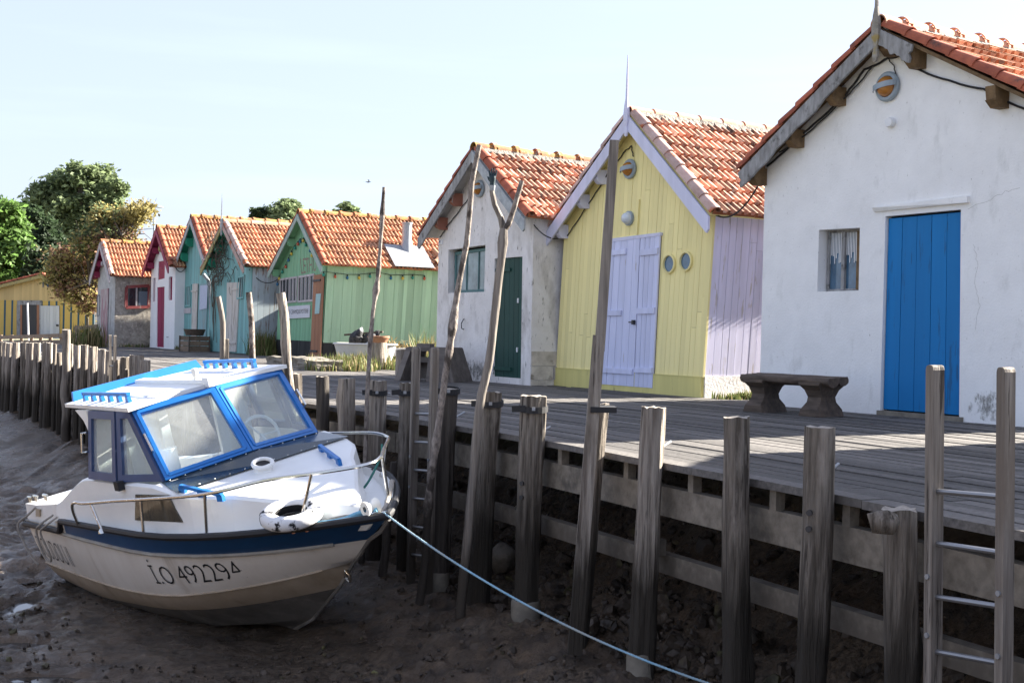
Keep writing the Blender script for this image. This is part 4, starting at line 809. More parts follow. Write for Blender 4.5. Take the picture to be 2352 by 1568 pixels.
v, f = text_mesh('48', .062); u, z = q[3]; mb = MB(); mb.add([(u+.008+x, -.017, z+.025+y) for x, y, _ in v], f); mb.build('number', plain('plate_blue', (.03, .08, .25)), pl)
u, z = uz(H, 1068, 745); mb = MB(); mb.tube([(u, -.02, z+.09), (u-.01, -.06, z+.02), (u-.02, -.05, z-.06), (u+.01, -.02, z-.08)], .008, 6); mb.build('hook', iron, H.e)
for i in range(7): stain(H, .15+.22*i, .14, .30, .22+.16*random.random())
mb = MB(); y = -.02     # bare stone courses at the foot of the side wall
rn = random.Random(4)
for zz, hh in ((-.05, .13), (.08, .20), (.28, .22)):
    y = -.0
    while y < 2.5: l = rn.uniform(.35, .6); mb.box((H.W, y+.008, zz+.006), (H.W+rn.uniform(.012, .035), y+l-.008, zz+hh-.006)); y += l
mb.build('stone_course', pm('limed_stone', (.62, .57, .50), (.36, .32, .27), sc=7, c3=(.22, .19, .15), s3=4, bump=.9, bd=.02, rv=.25), H.e)

# ---- green studio hut
H = new_hut('green_hut', 'pale green plank hut with coloured bulbs, barred window and a white sign', (-6.16, 34.25), 2.92, 2.367, 3.535, 6.6, of=.205, el=.31, er=.20, lean=.09)
grn = H
core_wall(H, tar_m, zb=-.05); boards_front(H, green_f, .10, z0=.42, split=.1); boards_front(H, tar_m, .10, z0=0., zt=.42, name='tarred_boards', split=0)
boards_side(H, green_p, .27, z0=.40, batten=.10, L=6.5, split=0, jit=.004)
boards_side(H, tar_m, .27, z0=0, ztop=.40, L=6.5, split=0, name='tarred_skirt')
roof(H, tile_n, ridge_m, verge_b, soffit=green_f, tw=.225, tc=.245, t=.05, seed=31, miss=None)
barge(H, paint('pale_grey_green', (.36, .46, .42), wood=(.35, .34, .3), fl=.6), hb=.12, tip=.03); purlins(H, green_f, fr=(.42, .95), side=(-1,), s=.10)
for q, nb in ((quad_of(H, [(644, 640), (683, 634), (682, 694), (643, 698)], -.03), 5), (quad_of(H, [(686, 634), (723, 628), (721, 692), (685, 695)], -.03), 4)):
    f = win(H, q, y=-.05, fr=dull_m, pane=pane_d, nm=1, fw=.05); mb = MB()
    for i in range(1, nb): a = bil(q, i/nb, .07); b = bil(q, i/nb, .93); mb.bar((a[0], -.056, a[1]), (b[0], -.056, b[1]), .022, .016, up=(0, 1, 0))
    mb.build('bar', dull_m, f)
dd = quad_of(H, [(723, 632), (746, 629), (738, 822), (715, 818)], -.06); dd[2] = (dd[2][0], .02); dd[3] = (dd[3][0], .02); sh = board_door(H, dd, 3, brown_d, y=-.09, name='brown_shutter', ledges=((.07, -.02, .75, .012, iron), (.92, -.02, .7, .012, iron)))
q = quad_of(H, [(726, 675), (737, 674), (733, 720), (723, 721)], -.1); mb = MB(); mb.prism([(a, -.105, b) for a, b in q], (0, .012, 0)); mb.build('notice', plain('pale_teal_paper', (.35, .52, .52), .8), sh)
q = quad_of(H, [(656, 704), (712, 700), (711, 729), (657, 732)], -.05); mb = MB(); mb.prism([(a, -.055, b) for a, b in q], (0, .02, 0)); sg = mb.build('sign_board', plain('sign_white', (.62, .62, .66), .7), H.e)
v, f = text_mesh('ART\u00b7CERAMIQUE\u00b7POTERIE', 1.0); xs = [p[0] for p in v]; ys = [p[1] for p in v]; x0, x1, y0, y1 = min(xs), max(xs), min(ys), max(ys); mb = MB()
def fit(p, t0=.30, t1=.70): a = bil(q, .05+.9*(p[0]-x0)/(x1-x0), t1-(t1-t0)*(p[1]-y0)/(y1-y0)); return (a[0], -.0575, a[1])
mb.add([fit(p) for p in v], f); mb.build('lettering', mark_m, sg)
q = quad_of(H, [(687, 594), (728, 590), (728, 622), (690, 630)], -.03); v, f = text_mesh('LETHU', 1.0); xs = [p[0] for p in v]; ys = [p[1] for p in v]; x0, x1, y0, y1 = min(xs), max(xs), min(ys), max(ys); mb = MB(); mb.add([(fit(p, .0, 1)[0], -.027, fit(p, 0, 1)[2]) for p in v], f); mb.build('driftwood_letters', pm('driftwood', (.30, .25, .20), (.18, .15, .12), sc=20), H.e)
# chimney and flashing on the right slope
R_, sv, nv, Ls = H.slopes[1]; mb = MB(); _yc = (lambda Q: (Q-H.O).dot(H.N)+H.of)(on_plane(943, 598, H.O+H.U*R_.x+Vector((0, 0, R_.z)), H.U*nv.x+Vector((0, 0, nv.z)))); F0 = R_+Vector((0, _yc-.62, 0))
mb.prism([F0+sv*1.22+nv*.125, F0+sv*(Ls+.03)+nv*.125, F0+sv*(Ls+.03)+nv*.112, F0+sv*1.22+nv*.112], (0, 1.1, 0)); fl = mb.build('roof_flashing', zinc, H.roof)
P = F0+sv*1.36+Vector((0, .62, .10)); mb = MB(); mb.lathe([(.21, -.15), (.15, .10), (.125, .22), (.125, .62), (.14, .62), (.14, .66), (.10, .66)], P, 'z', 18); mb.build('chimney', zinc, H.roof, smooth=True)
mb = MB(); rn = random.Random(9)
for i in range(16):
    s = 1.2+rn.random()*.5; y = 5.95+rn.random()*.6; P = F0+Vector((0, y-4.6, 0))+sv*s+nv*.12; d = (sv*rn.uniform(.3, 1)+Vector((0, 1, 0))*rn.uniform(-1, 1)).normalized(); halfpipe(mb, P, P+d*.3, .06, .07, nv+Vector((rn.uniform(-.3, .3), rn.uniform(-.3, .3), 0)), 0)
mb.build('loose_tile', tile_n, H.roof)
# coloured bulbs on a string round the gable and along the eave
sl_ = thing('string_lights', 'string of red, yellow, blue and green bulbs around the green hut gable and eave', 'lights', H.O, H.e.rotation_euler.z)
bc_ = [plain('bulb_red', (.50, .10, .05), .3), plain('bulb_yellow', (.60, .42, .06), .3), plain('bulb_blue', (.02, .13, .26), .3), plain('bulb_green', (.02, .24, .18), .3)]
fr_ = [(637, 650), (641, 637), (648, 622), (656, 610), (662, 595), (669, 580), (677, 567), (684, 558), (689, 552), (696, 550), (702, 560), (712, 573), (716, 584)]; fc = [2, 1, 3, 0, 2, 1, 3, 0, 2, 1, 3, 2, 1]
P = [(*uz(H, x, y, -.06),) for x, y in fr_]; mb = MB(); mb.tube([(a, -.05, b+.04) for a, b in P], .007, 5)
S = [side_yz(H, x, y, H.W+.25) for x, y in ((743, 628), (770, 632), (798, 635), (825, 635), (850, 632), (872, 631), (898, 636), (925, 636), (948, 635), (975, 637))]; xw = H.W+.25
mb.tube([(xw, a, b+.05+(.0 if i % 2 else .0)) for i, (a, b) in enumerate(S)], .007, 5); mb.build('cord', black, sl_)
def bulb(p, c):
    mb = MB(); mb.lathe([(.001, -.075), (.028, -.06), (.036, -.03), (.024, .0), (.015, .01)], p, 'z', 10); b = mb.build('bulb', bc_[c], sl_, smooth='all'); k = MB(); k.lathe([(.018, .0), (.020, .04), (.001, .045)], p, 'z', 8); k.build('socket', black, b)
for (a, b), c in zip(P, fc): bulb((a, -.055, b), c)
for i, (a, b) in enumerate(S): bulb((xw, a, b), (3, 0, 2, 1, 3, 0, 2, 1, 3, 0)[i])

# ---- turquoise hut with the thorny vine
H = new_hut('turquoise_hut', 'turquoise hut with a tall finial, dead vine under its eave and a white plank door', (-8.56, 37.10), 3.18, 2.34, 3.49, 5.2, of=.27, el=.10, er=.13, lean=.02)
tq2 = H
core_wall(H, tar_m); boards_front(H, teal_p, .10, z0=.02, split=.3); boards_side(H, teal_w, .17, z0=.05, split=.15)
roof(H, tile_n, ridge_p, verge_w, soffit=tgreen, tw=.225, tc=.27, seed=41, collar=False); barge(H, grey_p, hb=.12, tip=.03, mats={-1: ochre_w, 1: verge_w}); purlins(H, tgreen, fr=(.10, .45, .75), side=(-1,), s=.13, hh=.17); finial(H, grey_p, up=.78, dn=.36, w=.05)
dq = quad_of(H, [(523, 649), (551, 648), (543, 811), (520, 809)], -.03); dq[2] = (dq[2][0], .05); dq[3] = (dq[3][0], .05); board_door(H, dq, 4, white_w, y=-.05, name='white_door', ledges=((.10, .35, .95, .012, 0), (.88, .3, .95, .012, 0)))
win(H, quad_of(H, [(547, 635), (563, 631), (560, 685), (545, 688)], -.03), y=-.055, fr=teal_p, pane=pane_d, nm=3, fw=.045)
# ---- turquoise hut with the patched doors
H = new_hut('turquoise_hut', 'turquoise hut with a small barred window and patched grey door boards', (-10.10, 40.03), 2.57, 2.646, 3.855, 5.2, of=.24, el=.09, er=.10, lean=.03)
tq1 = H
core_wall(H, tar_m); boards_front(H, teal_p, .10, z0=.02, split=.4); boards_side(H, teal_p, .17, z0=.05)
roof(H, tile_n, ridge_m, verge_b, soffit=tgreen, seed=51, tw=.225, tc=.27); barge(H, grey_p, hb=.12, tip=.03, mats={-1: grey_p, 1: dull_m}); purlins(H, tgreen, fr=(.12, .45, .78), side=(-1,), s=.13, hh=.17)
win(H, quad_of(H, [(427, 656), (440, 653), (438, 703), (425, 705)], -.03), y=-.055, fr=teal_p, pane=pane_g, nm=3, fw=.05)
mb = MB(); q = quad_of(H, [(424, 708), (439, 707), (439, 719), (424, 720)], -.03); mb.prism([(a, -.05, b) for a, b in q], (0, .04, 0)); mb.build('patch_board', dull_m, H.e)
dq = quad_of(H, [(444, 652), (456, 651), (452, 794), (441, 792)], -.03); board_door(H, dq, 1, white_w, y=-.06, name='door_leaf', ledges=((.12, -.1, .9, .012, 0),)); dq = quad_of(H, [(459, 652), (480, 650), (473, 800), (456, 796)], -.03); d2 = board_door(H, dq, 2, paint('worn_teal', (.24, .40, .42), fl=.58), y=-.055, name='door_leaf')
q = quad_of(H, [(460, 656), (477, 654), (475, 708), (458, 712)], -.07); mb = MB(); mb.prism([(a, -.075, b) for a, b in q], (0, .006, 0)); mb.build('torn_poster', plain('torn_paper', (.50, .54, .66), .9), d2)
mb = MB(); a = uz(H, 482, 648, -.12); b = uz(H, 488, 806, -.12); mb.tube([(a[0]-.06, -.30, a[1]+.22), (a[0], -.12, a[1]), (b[0], -.12, .02)], .055, 10); mb.build('drainpipe', grey_p, H.e, smooth=True)
# ---- white and magenta hut
H = new_hut('white_hut', 'narrow white hut with magenta door, magenta slit windows and tall gable', (-11.55, 41.75), 2.48, 2.514, 3.663, 5, of=.22, el=.15, er=.09)
mag = H
s1 = quad_of(H, [(352, 639), (357, 638), (356, 692), (351, 693)]); s2 = quad_of(H, [(388, 636), (396, 635), (395, 689), (387, 690)]); s3 = quad_of(H, [(364, 601), (379, 598), (378, 639), (363, 643)]); dq = quad_of(H, [(361, 660), (378, 658), (376, 799), (360, 797)]); dq[2] = (dq[2][0], .03); dq[3] = (dq[3][0], .03)
core_wall(H, plaster3, [(s1, .1), (s2, .1), (s3, .05), (dq, .05)])
win(H, s1, y=.06, fr=magenta, pane=magenta, nm=1, fw=.02); win(H, s2, y=.06, fr=magenta, pane=magenta, nm=1, fw=.02); board_door(H, s3, 3, magenta, y=.02, name='hatch'); board_door(H, dq, 2, magenta, y=.02, name='magenta_door', gap=.015)
roof(H, tile_n, ridge_m, verge_b, soffit=magenta, seed=61, tw=.225, tc=.28); barge(H, magenta, hb=.13, tip=.03); purlins(H, magenta, fr=(.45, .8), side=(-1,), s=.12)
u, z = uz(H, 372, 572); mb = MB(); mb.lathe([(.10, 0), (.10, -.05), (.07, -.10), (.001, -.11)], (u, 0, z), 'y', 14); mb.build('wall_lamp', ochre_w, H.e, smooth=True)
mb = MB()
for px, py in ((341, 774), (387, 774)): u, z = uz(H, px, py); u = max(u, .02); mb.tube([(u, 0, z), (u, -.06, z), (u+.05, -.06, z-.01)], .008, 5)
mb.build('door_hook', iron, H.e)
# ---- grey rendered hut with mauve doors
H = new_hut('grey_hut', 'grey rendered hut with a dark red framed side window and faded mauve doors', (-13.81, 43.51), 2.14, 2.30, 3.297, 4.0, of=.20, el=.16, er=.13)
gry = H
core_wall(H, plaster2, mats=[pm('limewashed_front', (.50, .50, .48), (.33, .33, .32), sc=6, c3=(.24, .22, .20), s3=5, st3=(1, 1, .2), t3=(.54, .7), bump=.4), render_g])
dq = quad_of(H, [(233, 665), (251, 662), (247, 793), (234, 791)]); dq[2] = (dq[2][0], .02); dq[3] = (dq[3][0], .02); board_door(H, dq, 2, paint('faded_mauve', (.34, .17, .20), wood=(.42, .38, .36), fl=.5), y=-.03, name='faded_door', gap=.02)
win(H, quad_of(H, [(224, 678), (230, 676), (229, 725), (223, 727)]), y=-.02, fr=grey_w, pane=pane_d, nm=1, fw=.03)
roof(H, tile_n, ridge_m, verge_w, soffit=magenta, seed=71, tw=.225, tc=.26); barge(H, dull_m, hb=.14, tip=.06); purlins(H, magenta, fr=(.2, .5, .8), side=(-1,), s=.10)
mb = MB(); u, z = uz(H, 240, 655); mb.lathe([(.10, 0), (.10, -.05), (.07, -.12), (.001, -.13)], (uz(H, 241, 606)[0], 0, uz(H, 241, 606)[1]), 'y', 14); mb.build('wall_lamp', dull_m, H.e, smooth=True)
# side window
ys = [side_yz(H, x, y, H.W) for x, y in ((290, 659), (342, 656), (341, 705), (289, 706))]; mb = MB(); x = H.W
def ybar(a, b, w_, m=0): mb.bar((x+.02, a[0], a[1]), (x+.02, b[0], b[1]), w_, .05, up=(1, 0, 0), m=m)
red_f = paint('dark_red_frame', (.26, .06, .06), fl=.6); q = ys; ybar(q[0], q[1], .09); ybar(q[3], q[2], .09); ybar(q[0], q[3], .09); ybar(q[1], q[2], .09)
f = mb.build('side_window', red_f, H.e); mb = MB(); mb.prism([(x+.005, a, b) for a, b in q], (.012, 0, 0)); pn = mb.build('pane', pane_d, f); mb = MB(); m0 = ((q[0][0]*.55+q[1][0]*.45), q[0][1]); m1 = ((q[3][0]*.55+q[2][0]*.45), q[3][1]); mb.bar((x+.02, *m0), (x+.02, *m1), .05, .04, up=(1, 0, 0)); mb.build('mullion', dull_m, f)
mb = MB()
for i in range(7): yy = q[0][0]+(q[1][0]-q[0][0])*(.55+.06*i); mb.box((x+.018, yy, q[3][1]+.08), (x+.020, yy+.05, q[0][1]-.12))
mb.build('curtain', plain('blue_curtain', (.15, .19, .24), .8), f)
# ---- far hut roof behind the magenta hut
H = new_hut('far_hut', 'plain hut whose brown roof shows behind the white and magenta hut', (-17.6, 62), 5.0, 3.0, 4.75, 7, of=.2, el=.2, er=.2, az=120)
core_wall(H, plaster2); roof(H, pm('faded_brown_tile', (.30, .22, .15), (.20, .15, .10), sc=7, rv=.3), ridge_m, verge_b, seed=81, verge=False, tw=.3, tc=.4)
# ---- striped hut at the far left
H = new_hut('striped_hut', 'yellow hut with dark blue vertical stripes and a big letter N on its gable', (0, 0), 1, 2.0, 3.3, 8, of=.25, el=.3, er=.3, az=96, zb=-.30)
Pa = D(100, 628, 68); U_ = H.U; H.ap = 5.2; H.W = 7.7; H.O = Vector((Pa.x, Pa.y, -.3))-U_*H.ap; H.e.location = H.O; H.za = Pa.z+.3-.12; H.ze = H.za-1.30
strp_h = H
core_wall(H, tar_m, zb=-.2)
boards_front(H, straw_t, .14, z0=uz(H, 100, 691)[1], name='gable_boards', split=0)
zt = uz(H, 60, 690)[1]; mb = MB(); u = 0.; i = 0
while u < H.W-.05:
    mb.box((u, -.03, -.1), (u+.30, 0, zt), 0); mb.box((u+.30, -.034, -.1), (u+.40, 0, zt), 1); u += .40
mb.build('striped_boards', [straw_y, navy_s], H.e)
def rq(x0, y0, x1, y1, yy=-.04): return quad_of(H, [(x0, y0), (x1, y0), (x1, y1), (x0, y1)], yy)
mb = MB(); q = rq(47, 699, 91, 786); mb.prism([(a, -.045, b) for a, b in q], (0, .012, 0)); mb.build('doorway', darkglass('doorway_shade', (.012, .011, .010), .6), H.e)  # near-black panel, the unlit inside is put into its colour
mb = MB()
for r in ((40, 690, 96, 700), (39, 700, 47, 788), (91, 700, 96, 788)): mb.prism([(a, -.08, b) for a, b in rq(*r)], (0, .05, 0))
mb.build('door_frame', grey_w, H.e)
mb = MB()
for r in ((47, 700, 51, 787), (85, 700, 91, 787)): mb.prism([(a, -.07, b) for a, b in rq(*r)], (0, .03, 0))
mb.build('door_jamb', brown_d, H.e)
dq = rq(94, 702, 137, 786); dw = board_door(H, dq, 6, paint('whitewashed_door', (.60, .61, .60), fl=.7), y=-.09, name='white_door'); mb = MB(); u, z = uz(H, 132, 747, -.1); mb.box((u-.06, -.14, z-.05), (u+.06, -.09, z+.05)); mb.build('handle', iron, dw)
v, f = text_mesh('N', 1.0); xs = [p[0] for p in v]; ys_ = [p[1] for p in v]; q = rq(98, 639, 112, 660); mb = MB(); nb = [((p[0]-min(xs))/(max(xs)-min(xs)), (p[1]-min(ys_))/(max(ys_)-min(ys_))) for p in v]
mb.add([(bil(q, s, 1-t_)[0], -.05, bil(q, s, 1-t_)[1]) for s, t_ in nb]+[(bil(q, s, 1-t_)[0], -.02, bil(q, s, 1-t_)[1]) for s, t_ in nb], f); mb.build('gable_letter', plain('letter_blue', (.01, .07, .16), .6), H.e)
roof(H, tile_n, verge_b, verge_b, soffit=brown_w, seed=91, tw=.28, tc=.35, collar=False, mort=False); barge(H, ochre_w, hb=.16, tip=.05)
# ---- unseen neighbours added past the right edge to cast shade over the boardwalk
for i, (s0_, W_, lab, m_) in enumerate(((5.46, 3.6, 'unseen white hut added right of the largest white hut beyond the right edge', plaster), (10.3, 3.5, 'unseen green hut added second beyond the right edge', green_p))):
    P_ = Vector((2.87, 15.09, 0))+UX*s0_; H = new_hut('white_hut' if i == 0 else 'green_hut', lab, (P_.x, P_.y), W_, 2.5, 3.75, 5.2, of=.22, el=.15, er=.16)
    core_wall(H, m_); roof(H, tile_m, ridge_m, verge_b, soffit=brown_w, seed=101+i); barge(H, grey_w, hb=.16); purlins(H, brown_w); board_door(H, [(1.3, 2.0), (2.3, 2.0), (2.3, .05), (1.3, .05)], 5, teal_p, y=-.03, name='plank_door'); win(H, [(.35, 1.9), (.95, 1.9), (.95, 1.2), (.35, 1.2)], y=-.03, fr=grey_w, pane=pane_b, nm=2)
# ---- cables hanging between the huts
def cable_thing(label, pts, r=.011):
    o = thing('overhead_cable', label, 'cable', pts[0]); O = Vector(o.location); mb = MB(); mb.tube([p-O for p in pts], r, 6); mb.build('wire', black, o, smooth=True)
def wp(h, px, py, y=-.03): u, z = uz(h, px, py, y); return h.O+h.U*u+h.N*y+Vector((0, 0, z))
cable_thing('black cable drooping from the blue door hut eave to the yellow hut corner', sag(wp(big, 1757, 396), wp(yel, 1638, 490, .02), .22))
cable_thing('short black cable between the yellow hut and the smaller white hut', sag(wp(yel, 1297, 543), wp(mid, 1226, 516), .10), .009)
cable_thing('thin drooping cable between the turquoise vine hut and the green hut', sag(wp(tq2, 572, 618), wp(grn, 640, 640), .22), .012)
cable_thing('thin cable between the magenta hut and the patched turquoise hut', sag(wp(mag, 402, 612), wp(tq1, 426, 615), .14), .012)
# ---------------------------------------------------------------- the boat (x forward, y to its port side, z up)
_yaw, _pit, _rol = rad(140.658), rad(2.673), rad(13.748)
_f = Vector((math.sin(_yaw), math.cos(_yaw), 0)); _k = Vector((0, 0, 1)); _l = _k.cross(_f)
BF = _f*math.cos(_pit)+_k*math.sin(_pit); _u2 = _k*math.cos(_pit)-_f*math.sin(_pit); BL = _l*math.cos(_rol)+_u2*math.sin(_rol); BU = _u2*math.cos(_rol)-_l*math.sin(_rol)
BM = Matrix((BF, BL, BU)).transposed(); BT = Vector((-2.152, 10.746, -1.559))-BM @ Vector((2.3, 0, 0))
boat = thing('motor_boat', 'white and blue cabin boat heeled over on the mud, lettered I.O 492294', 'boat', BT); boat.rotation_euler = BM.to_euler()
def bw(x, y, z): return BT+BM @ Vector((x, y, z))
def bray(px, py): return BM.transposed() @ ray(px, py), BM.transposed() @ (CAM-BT)
def b_on(px, py, n, p0):
    d, o = bray(px, py); n = Vector(n); t = (Vector(p0)-o).dot(n)/d.dot(n); return o+d*t
LB = 4.773
def bW(x):
    if x < 2.677: return .925-(.925-.825)*((2.677-x)/2.677)**2
    t = min(max((x-2.677)/(LB-2.677), 0), 1); return .925*max(1-t**2.225, 0)
def bZ(x): return .895+.0511*x-.0062*x*x-(.045 if x < 1.1 else 0)
def pl(x, pts):
    xs, zs = zip(*pts); return float(np.interp(x, xs, zs))
# strakes: end at the stem, half-breadth factor, height along x
ST = [(LB, 1.0, None), (4.47, .97, [(0, .81), (1.1, .827), (3.2, .838), (4.47, .812)]), (4.20, .88, [(0, .412), (1.9, .424), (2.96, .481), (3.6, .54), (3.92, .577), (4.2, .618)]),
      (3.91, .76, [(0, .225), (1.1, .20), (2.2, .27), (3.0, .314), (3.5, .353), (3.91, .391)]), (3.45, .48, [(0, -.03), (1.3, -.055), (2.2, .02), (2.75, .06), (3.45, .096)]), (3.09, .0, [(0, -.14), (1.5, -.12), (2.6, -.08), (3.09, -.05)])]
def sp(k, x):
    xe, kk, zz = ST[k]; return kk*bW(max(x, 0)*LB/xe), (bZ(x) if zz is None else pl(x, zz))
TT = [0, .06, .12, .2, .25, .3, .36, .42, .5, .57, .64, .7, .75, .8, .84, .88, .92, .96, 1.0]
def trk(k): return -.02+.10*(5-k)*0
mb = MB()
for sd_ in (-1, 1):
    for k in range(5):
        for i in range(len(TT)-1):
            q = []
            for kk, tt in ((k, TT[i]), (k, TT[i+1]), (k+1, TT[i+1]), (k+1, TT[i])):
                x = tt*ST[kk][0]; y, z = sp(kk, x); q.append((x, sd_*y, z))
            m = (0 if q[0][0] < 1.1 and k == 0 else 1 if k == 0 else 0 if k == 1 else 2 if k == 2 else 3)
            sub = 4
            vs = []
            for a in range(sub+1):
                for e in (0, 1): p = lerp(q[e], q[3-e], a/sub); vs.append(p+Vector((0, sd_*.012*math.sin(math.pi*a/sub)*(1 if k in (1, 2) else 0), 0)))
            mb.add(vs, [(2*a, 2*a+1, 2*a+3, 2*a+2) for a in range(sub)], m, .5)
tr = [(0, s*sp(k, 0)[0], sp(k, 0)[1]) for s, ks in ((-1, range(6)), (1, range(4, -1, -1))) for k in ks]; mb.add(tr, [tuple(range(len(tr)))], 0, .5)
hull = mb.build('hull', [hull_w, hull_b, hull_t, hull_d], boat, smooth=True, fix=False)
bm_ = bmesh.new(); bm_.from_mesh(hull.data); bmesh.ops.remove_doubles(bm_, verts=bm_.verts, dist=.0015); bmesh.ops.recalc_face_normals(bm_, faces=bm_.faces); bm_.to_mesh(hull.data); bm_.free(); hull.data.polygons.foreach_set('use_smooth', [True]*len(hull.data.polygons)); hull.data.set_sharp_from_angle(angle=rad(14))
def hy(x, z):
    prev = None
    for k in range(6):
        if x > ST[k][0]: y, zz = 0, sp(k, ST[k][0])[1]
        else: y, zz = sp(k, x)
        if prev and zz <= z <= prev[1]: t = (z-zz)/(prev[1]-zz+1e-9); return y+(prev[0]-y)*t+.012*math.sin(math.pi*t)
        prev = (y, zz)
    return sp(0, x)[0]
def strake_line(name, k, r, mat_, x0=0., dz=0., flat=1, t1=.995):
    for sd_ in (-1, 1):
        P = []
        for tt in TT:
            x = tt*ST[k][0]
            if x < x0 or tt > t1: continue
            y, z = sp(k, x); P.append((x, sd_*(y+.006), z+dz))
        m = MB(); m.tube(P, r, 8); m.build(name, mat_, hull, smooth=True)
strake_line('moulding', 1, .016, hull_l); strake_line('chine_moulding', 2, .008, hull_t)
# black rubbing strake with the step down aft
def railpts(sd_):
    P = []
    for x in (0, .3, .6, .9, 1.04, 1.09, 1.14, 1.2, 1.3, 1.6, 2, 2.4, 2.8, 3.2, 3.5, 3.8, 4.05, 4.25, 4.4, 4.52, 4.62, 4.70):
        P.append((x, sd_*(bW(x)+.004), bZ(x)+.008-(.0 if x > 1.12 else .045 if x < 1.06 else .02)))
    return P
mb = MB(); P = railpts(-1)+[(LB-.02, -.018, bZ(LB)+.008), (LB+.005, 0, bZ(LB)+.008), (LB-.02, .018, bZ(LB)+.008)]+railpts(1)[::-1]; mb.tube(P, [.027]*len(P), 8); mb.build('rub_rail', black, boat, smooth=True)
mb = MB(); y0 = bW(0); mb.tube([(-.03, -y0, bZ(0)-.03), (-.03, y0, bZ(0)-.03)], .03, 8); mb.build('stern_rub_rail', black, boat, smooth=True)
# stem band, dark chipped
mb = MB(); mb.tube([(LB, 0, .98), (4.645, 0, .885), (4.475, 0, .81), (4.205, 0, .62), (3.915, 0, .393), (3.61, 0, .20), (3.44, 0, .09), (3.10, 0, -.05)], [.016]*8, 6); mb.build('stem_band', hull_d, boat, smooth=True)
mb = MB(); p = Vector((4.09, -.012, .53)); mb.tube([p+Vector((.03, -.02, .03)), p+Vector((.075, -.02, .0)), p+Vector((.06, -.02, -.05)), p+Vector((.01, -.02, -.03))], .012, 8, closed=True); mb.build('towing_eye', steel, boat, smooth=True)
# deck and inner bulwark
mb = MB(); xs = [.86, 1.1, 1.5, 2, 2.5, 3, 3.4, 3.7, 4, 4.25, 4.4, 4.5, 4.58]
def dz_(x): return bZ(x)-.035-.055*ss(3.2, 4.2, np.array(x)).item()
for i in range(len(xs)-1):
    a, b = xs[i], xs[i+1]; wa, wb = max(hy(a, dz_(a))-.03, .0), max(hy(b, dz_(b))-.03, .0)
    mb.add([(a, -wa, dz_(a)), (b, -wb, dz_(b)), (b, wb, dz_(b)), (a, wa, dz_(a))], [(0, 1, 2, 3)], 0, .5)
    for s in (-1, 1): mb.add([(a, s*wa, dz_(a)), (b, s*wb, dz_(b)), (b, s*(bW(b)-.02), bZ(b)+.02), (a, s*(bW(a)-.03), bZ(a)+.018), (a, s*(bW(a)-.0), bZ(a)+.018), (b, s*(bW(b)-.0), bZ(b)+.018)], [(0, 1, 2, 3), (3, 2, 5, 4)], 0, .5)
w_ = max(hy(4.58, dz_(4.58))-.03, 0); mb.add([(4.58, -w_, dz_(4.58)), (4.58, w_, dz_(4.58)), (4.74, .02, bZ(4.74)+.02), (4.74, -.02, bZ(4.74)+.02), (4.58, bW(4.58)-.01, bZ(4.58)+.022), (4.58, -bW(4.58)+.01, bZ(4.58)+.022)], [(0, 1, 2, 3), (1, 4, 2), (0, 3, 5)], 0, .5)
mb.build('deck', gel, boat, smooth=True)
# cockpit: floor, coamings
mb = MB(); mb.box((.02, -.72, .40), (.9, .72, .43)); mb.box((.86, -.78, .40), (.89, .78, .93)); mb.build('cockpit_floor', gel, boat)
for s in (-1, 1):
    mb = MB(); P0 = [(-.03, s*.79, .80), (.86, s*.82, .80), (.86, s*.80, 1.055), (.70, s*.795, 1.035), (.3, s*.79, 1.0), (-.03, s*.775, .985)]
    mb.prism(P0, (0, -s*.10, 0)); mb.build('coaming', gel, boat)
mb = MB(); mb.box((-.03, -.69, .42), (.05, .69, .985)); mb.build('transom_wall', gel, boat)
# raised trunk / cabin side
TK = [(.84, .80, 1.05), (.95, .80, 1.085), (1.1, .80, 1.145), (1.25, .80, 1.205), (1.4, .80, 1.26), (1.52, .80, 1.30), (1.64, .80, 1.325), (1.74, .80, 1.333), (2.3, .795, 1.333), (2.9, .775, 1.333), (3.2, .755, 1.288), (3.36, .715, 1.262), (3.46, .66, 1.246), (3.54, .59, 1.234), (3.62, .525, 1.222), (3.85, .40, 1.175), (4.08, .24, 1.125), (4.27, .12, 1.08), (4.44, .015, 1.035)]
mb = MB()
for s in (-1, 1):
    for i in range(len(TK)-1):
        (a, wa, za), (b, wb, zb) = TK[i], TK[i+1]; fa, fb = .018, .018; ka = lambda x, w: max(min(w+.03, hy(x, dz_(x))-.035), 0)
        q = [(a, s*ka(a, wa), .90), (b, s*ka(b, wb), .90), (b, s*wb, zb-fb), (a, s*wa, za-fa), (b, s*max(wb-.03, 0), zb), (a, s*max(wa-.03, 0), za)]
        mb.add(q, [(0, 1, 2, 3), (3, 2, 4, 5)], 0, .5)
        if a < 2.89: mb.add([(a, s*(wa-.03), za), (b, s*(wb-.03), zb), (b, s*(wb-.06), .92), (a, s*(wa-.06), .92)], [(0, 1, 2, 3)], 0, .5)
        elif s == 1: mb.add([(a, wa-.03, za), (b, max(wb-.03, 0), zb), (b, 0, zb+.012), (a, 0, za+.012)], [(0, 1, 2, 3)], 0, .5); mb.add([(a, -(wa-.03), za), (b, -max(wb-.03, 0), zb), (b, 0, zb+.012), (a, 0, za+.012)], [(0, 1, 2, 3)], 0, .5)
tk = mb.build('trunk_cabin', gel, boat, smooth=True)
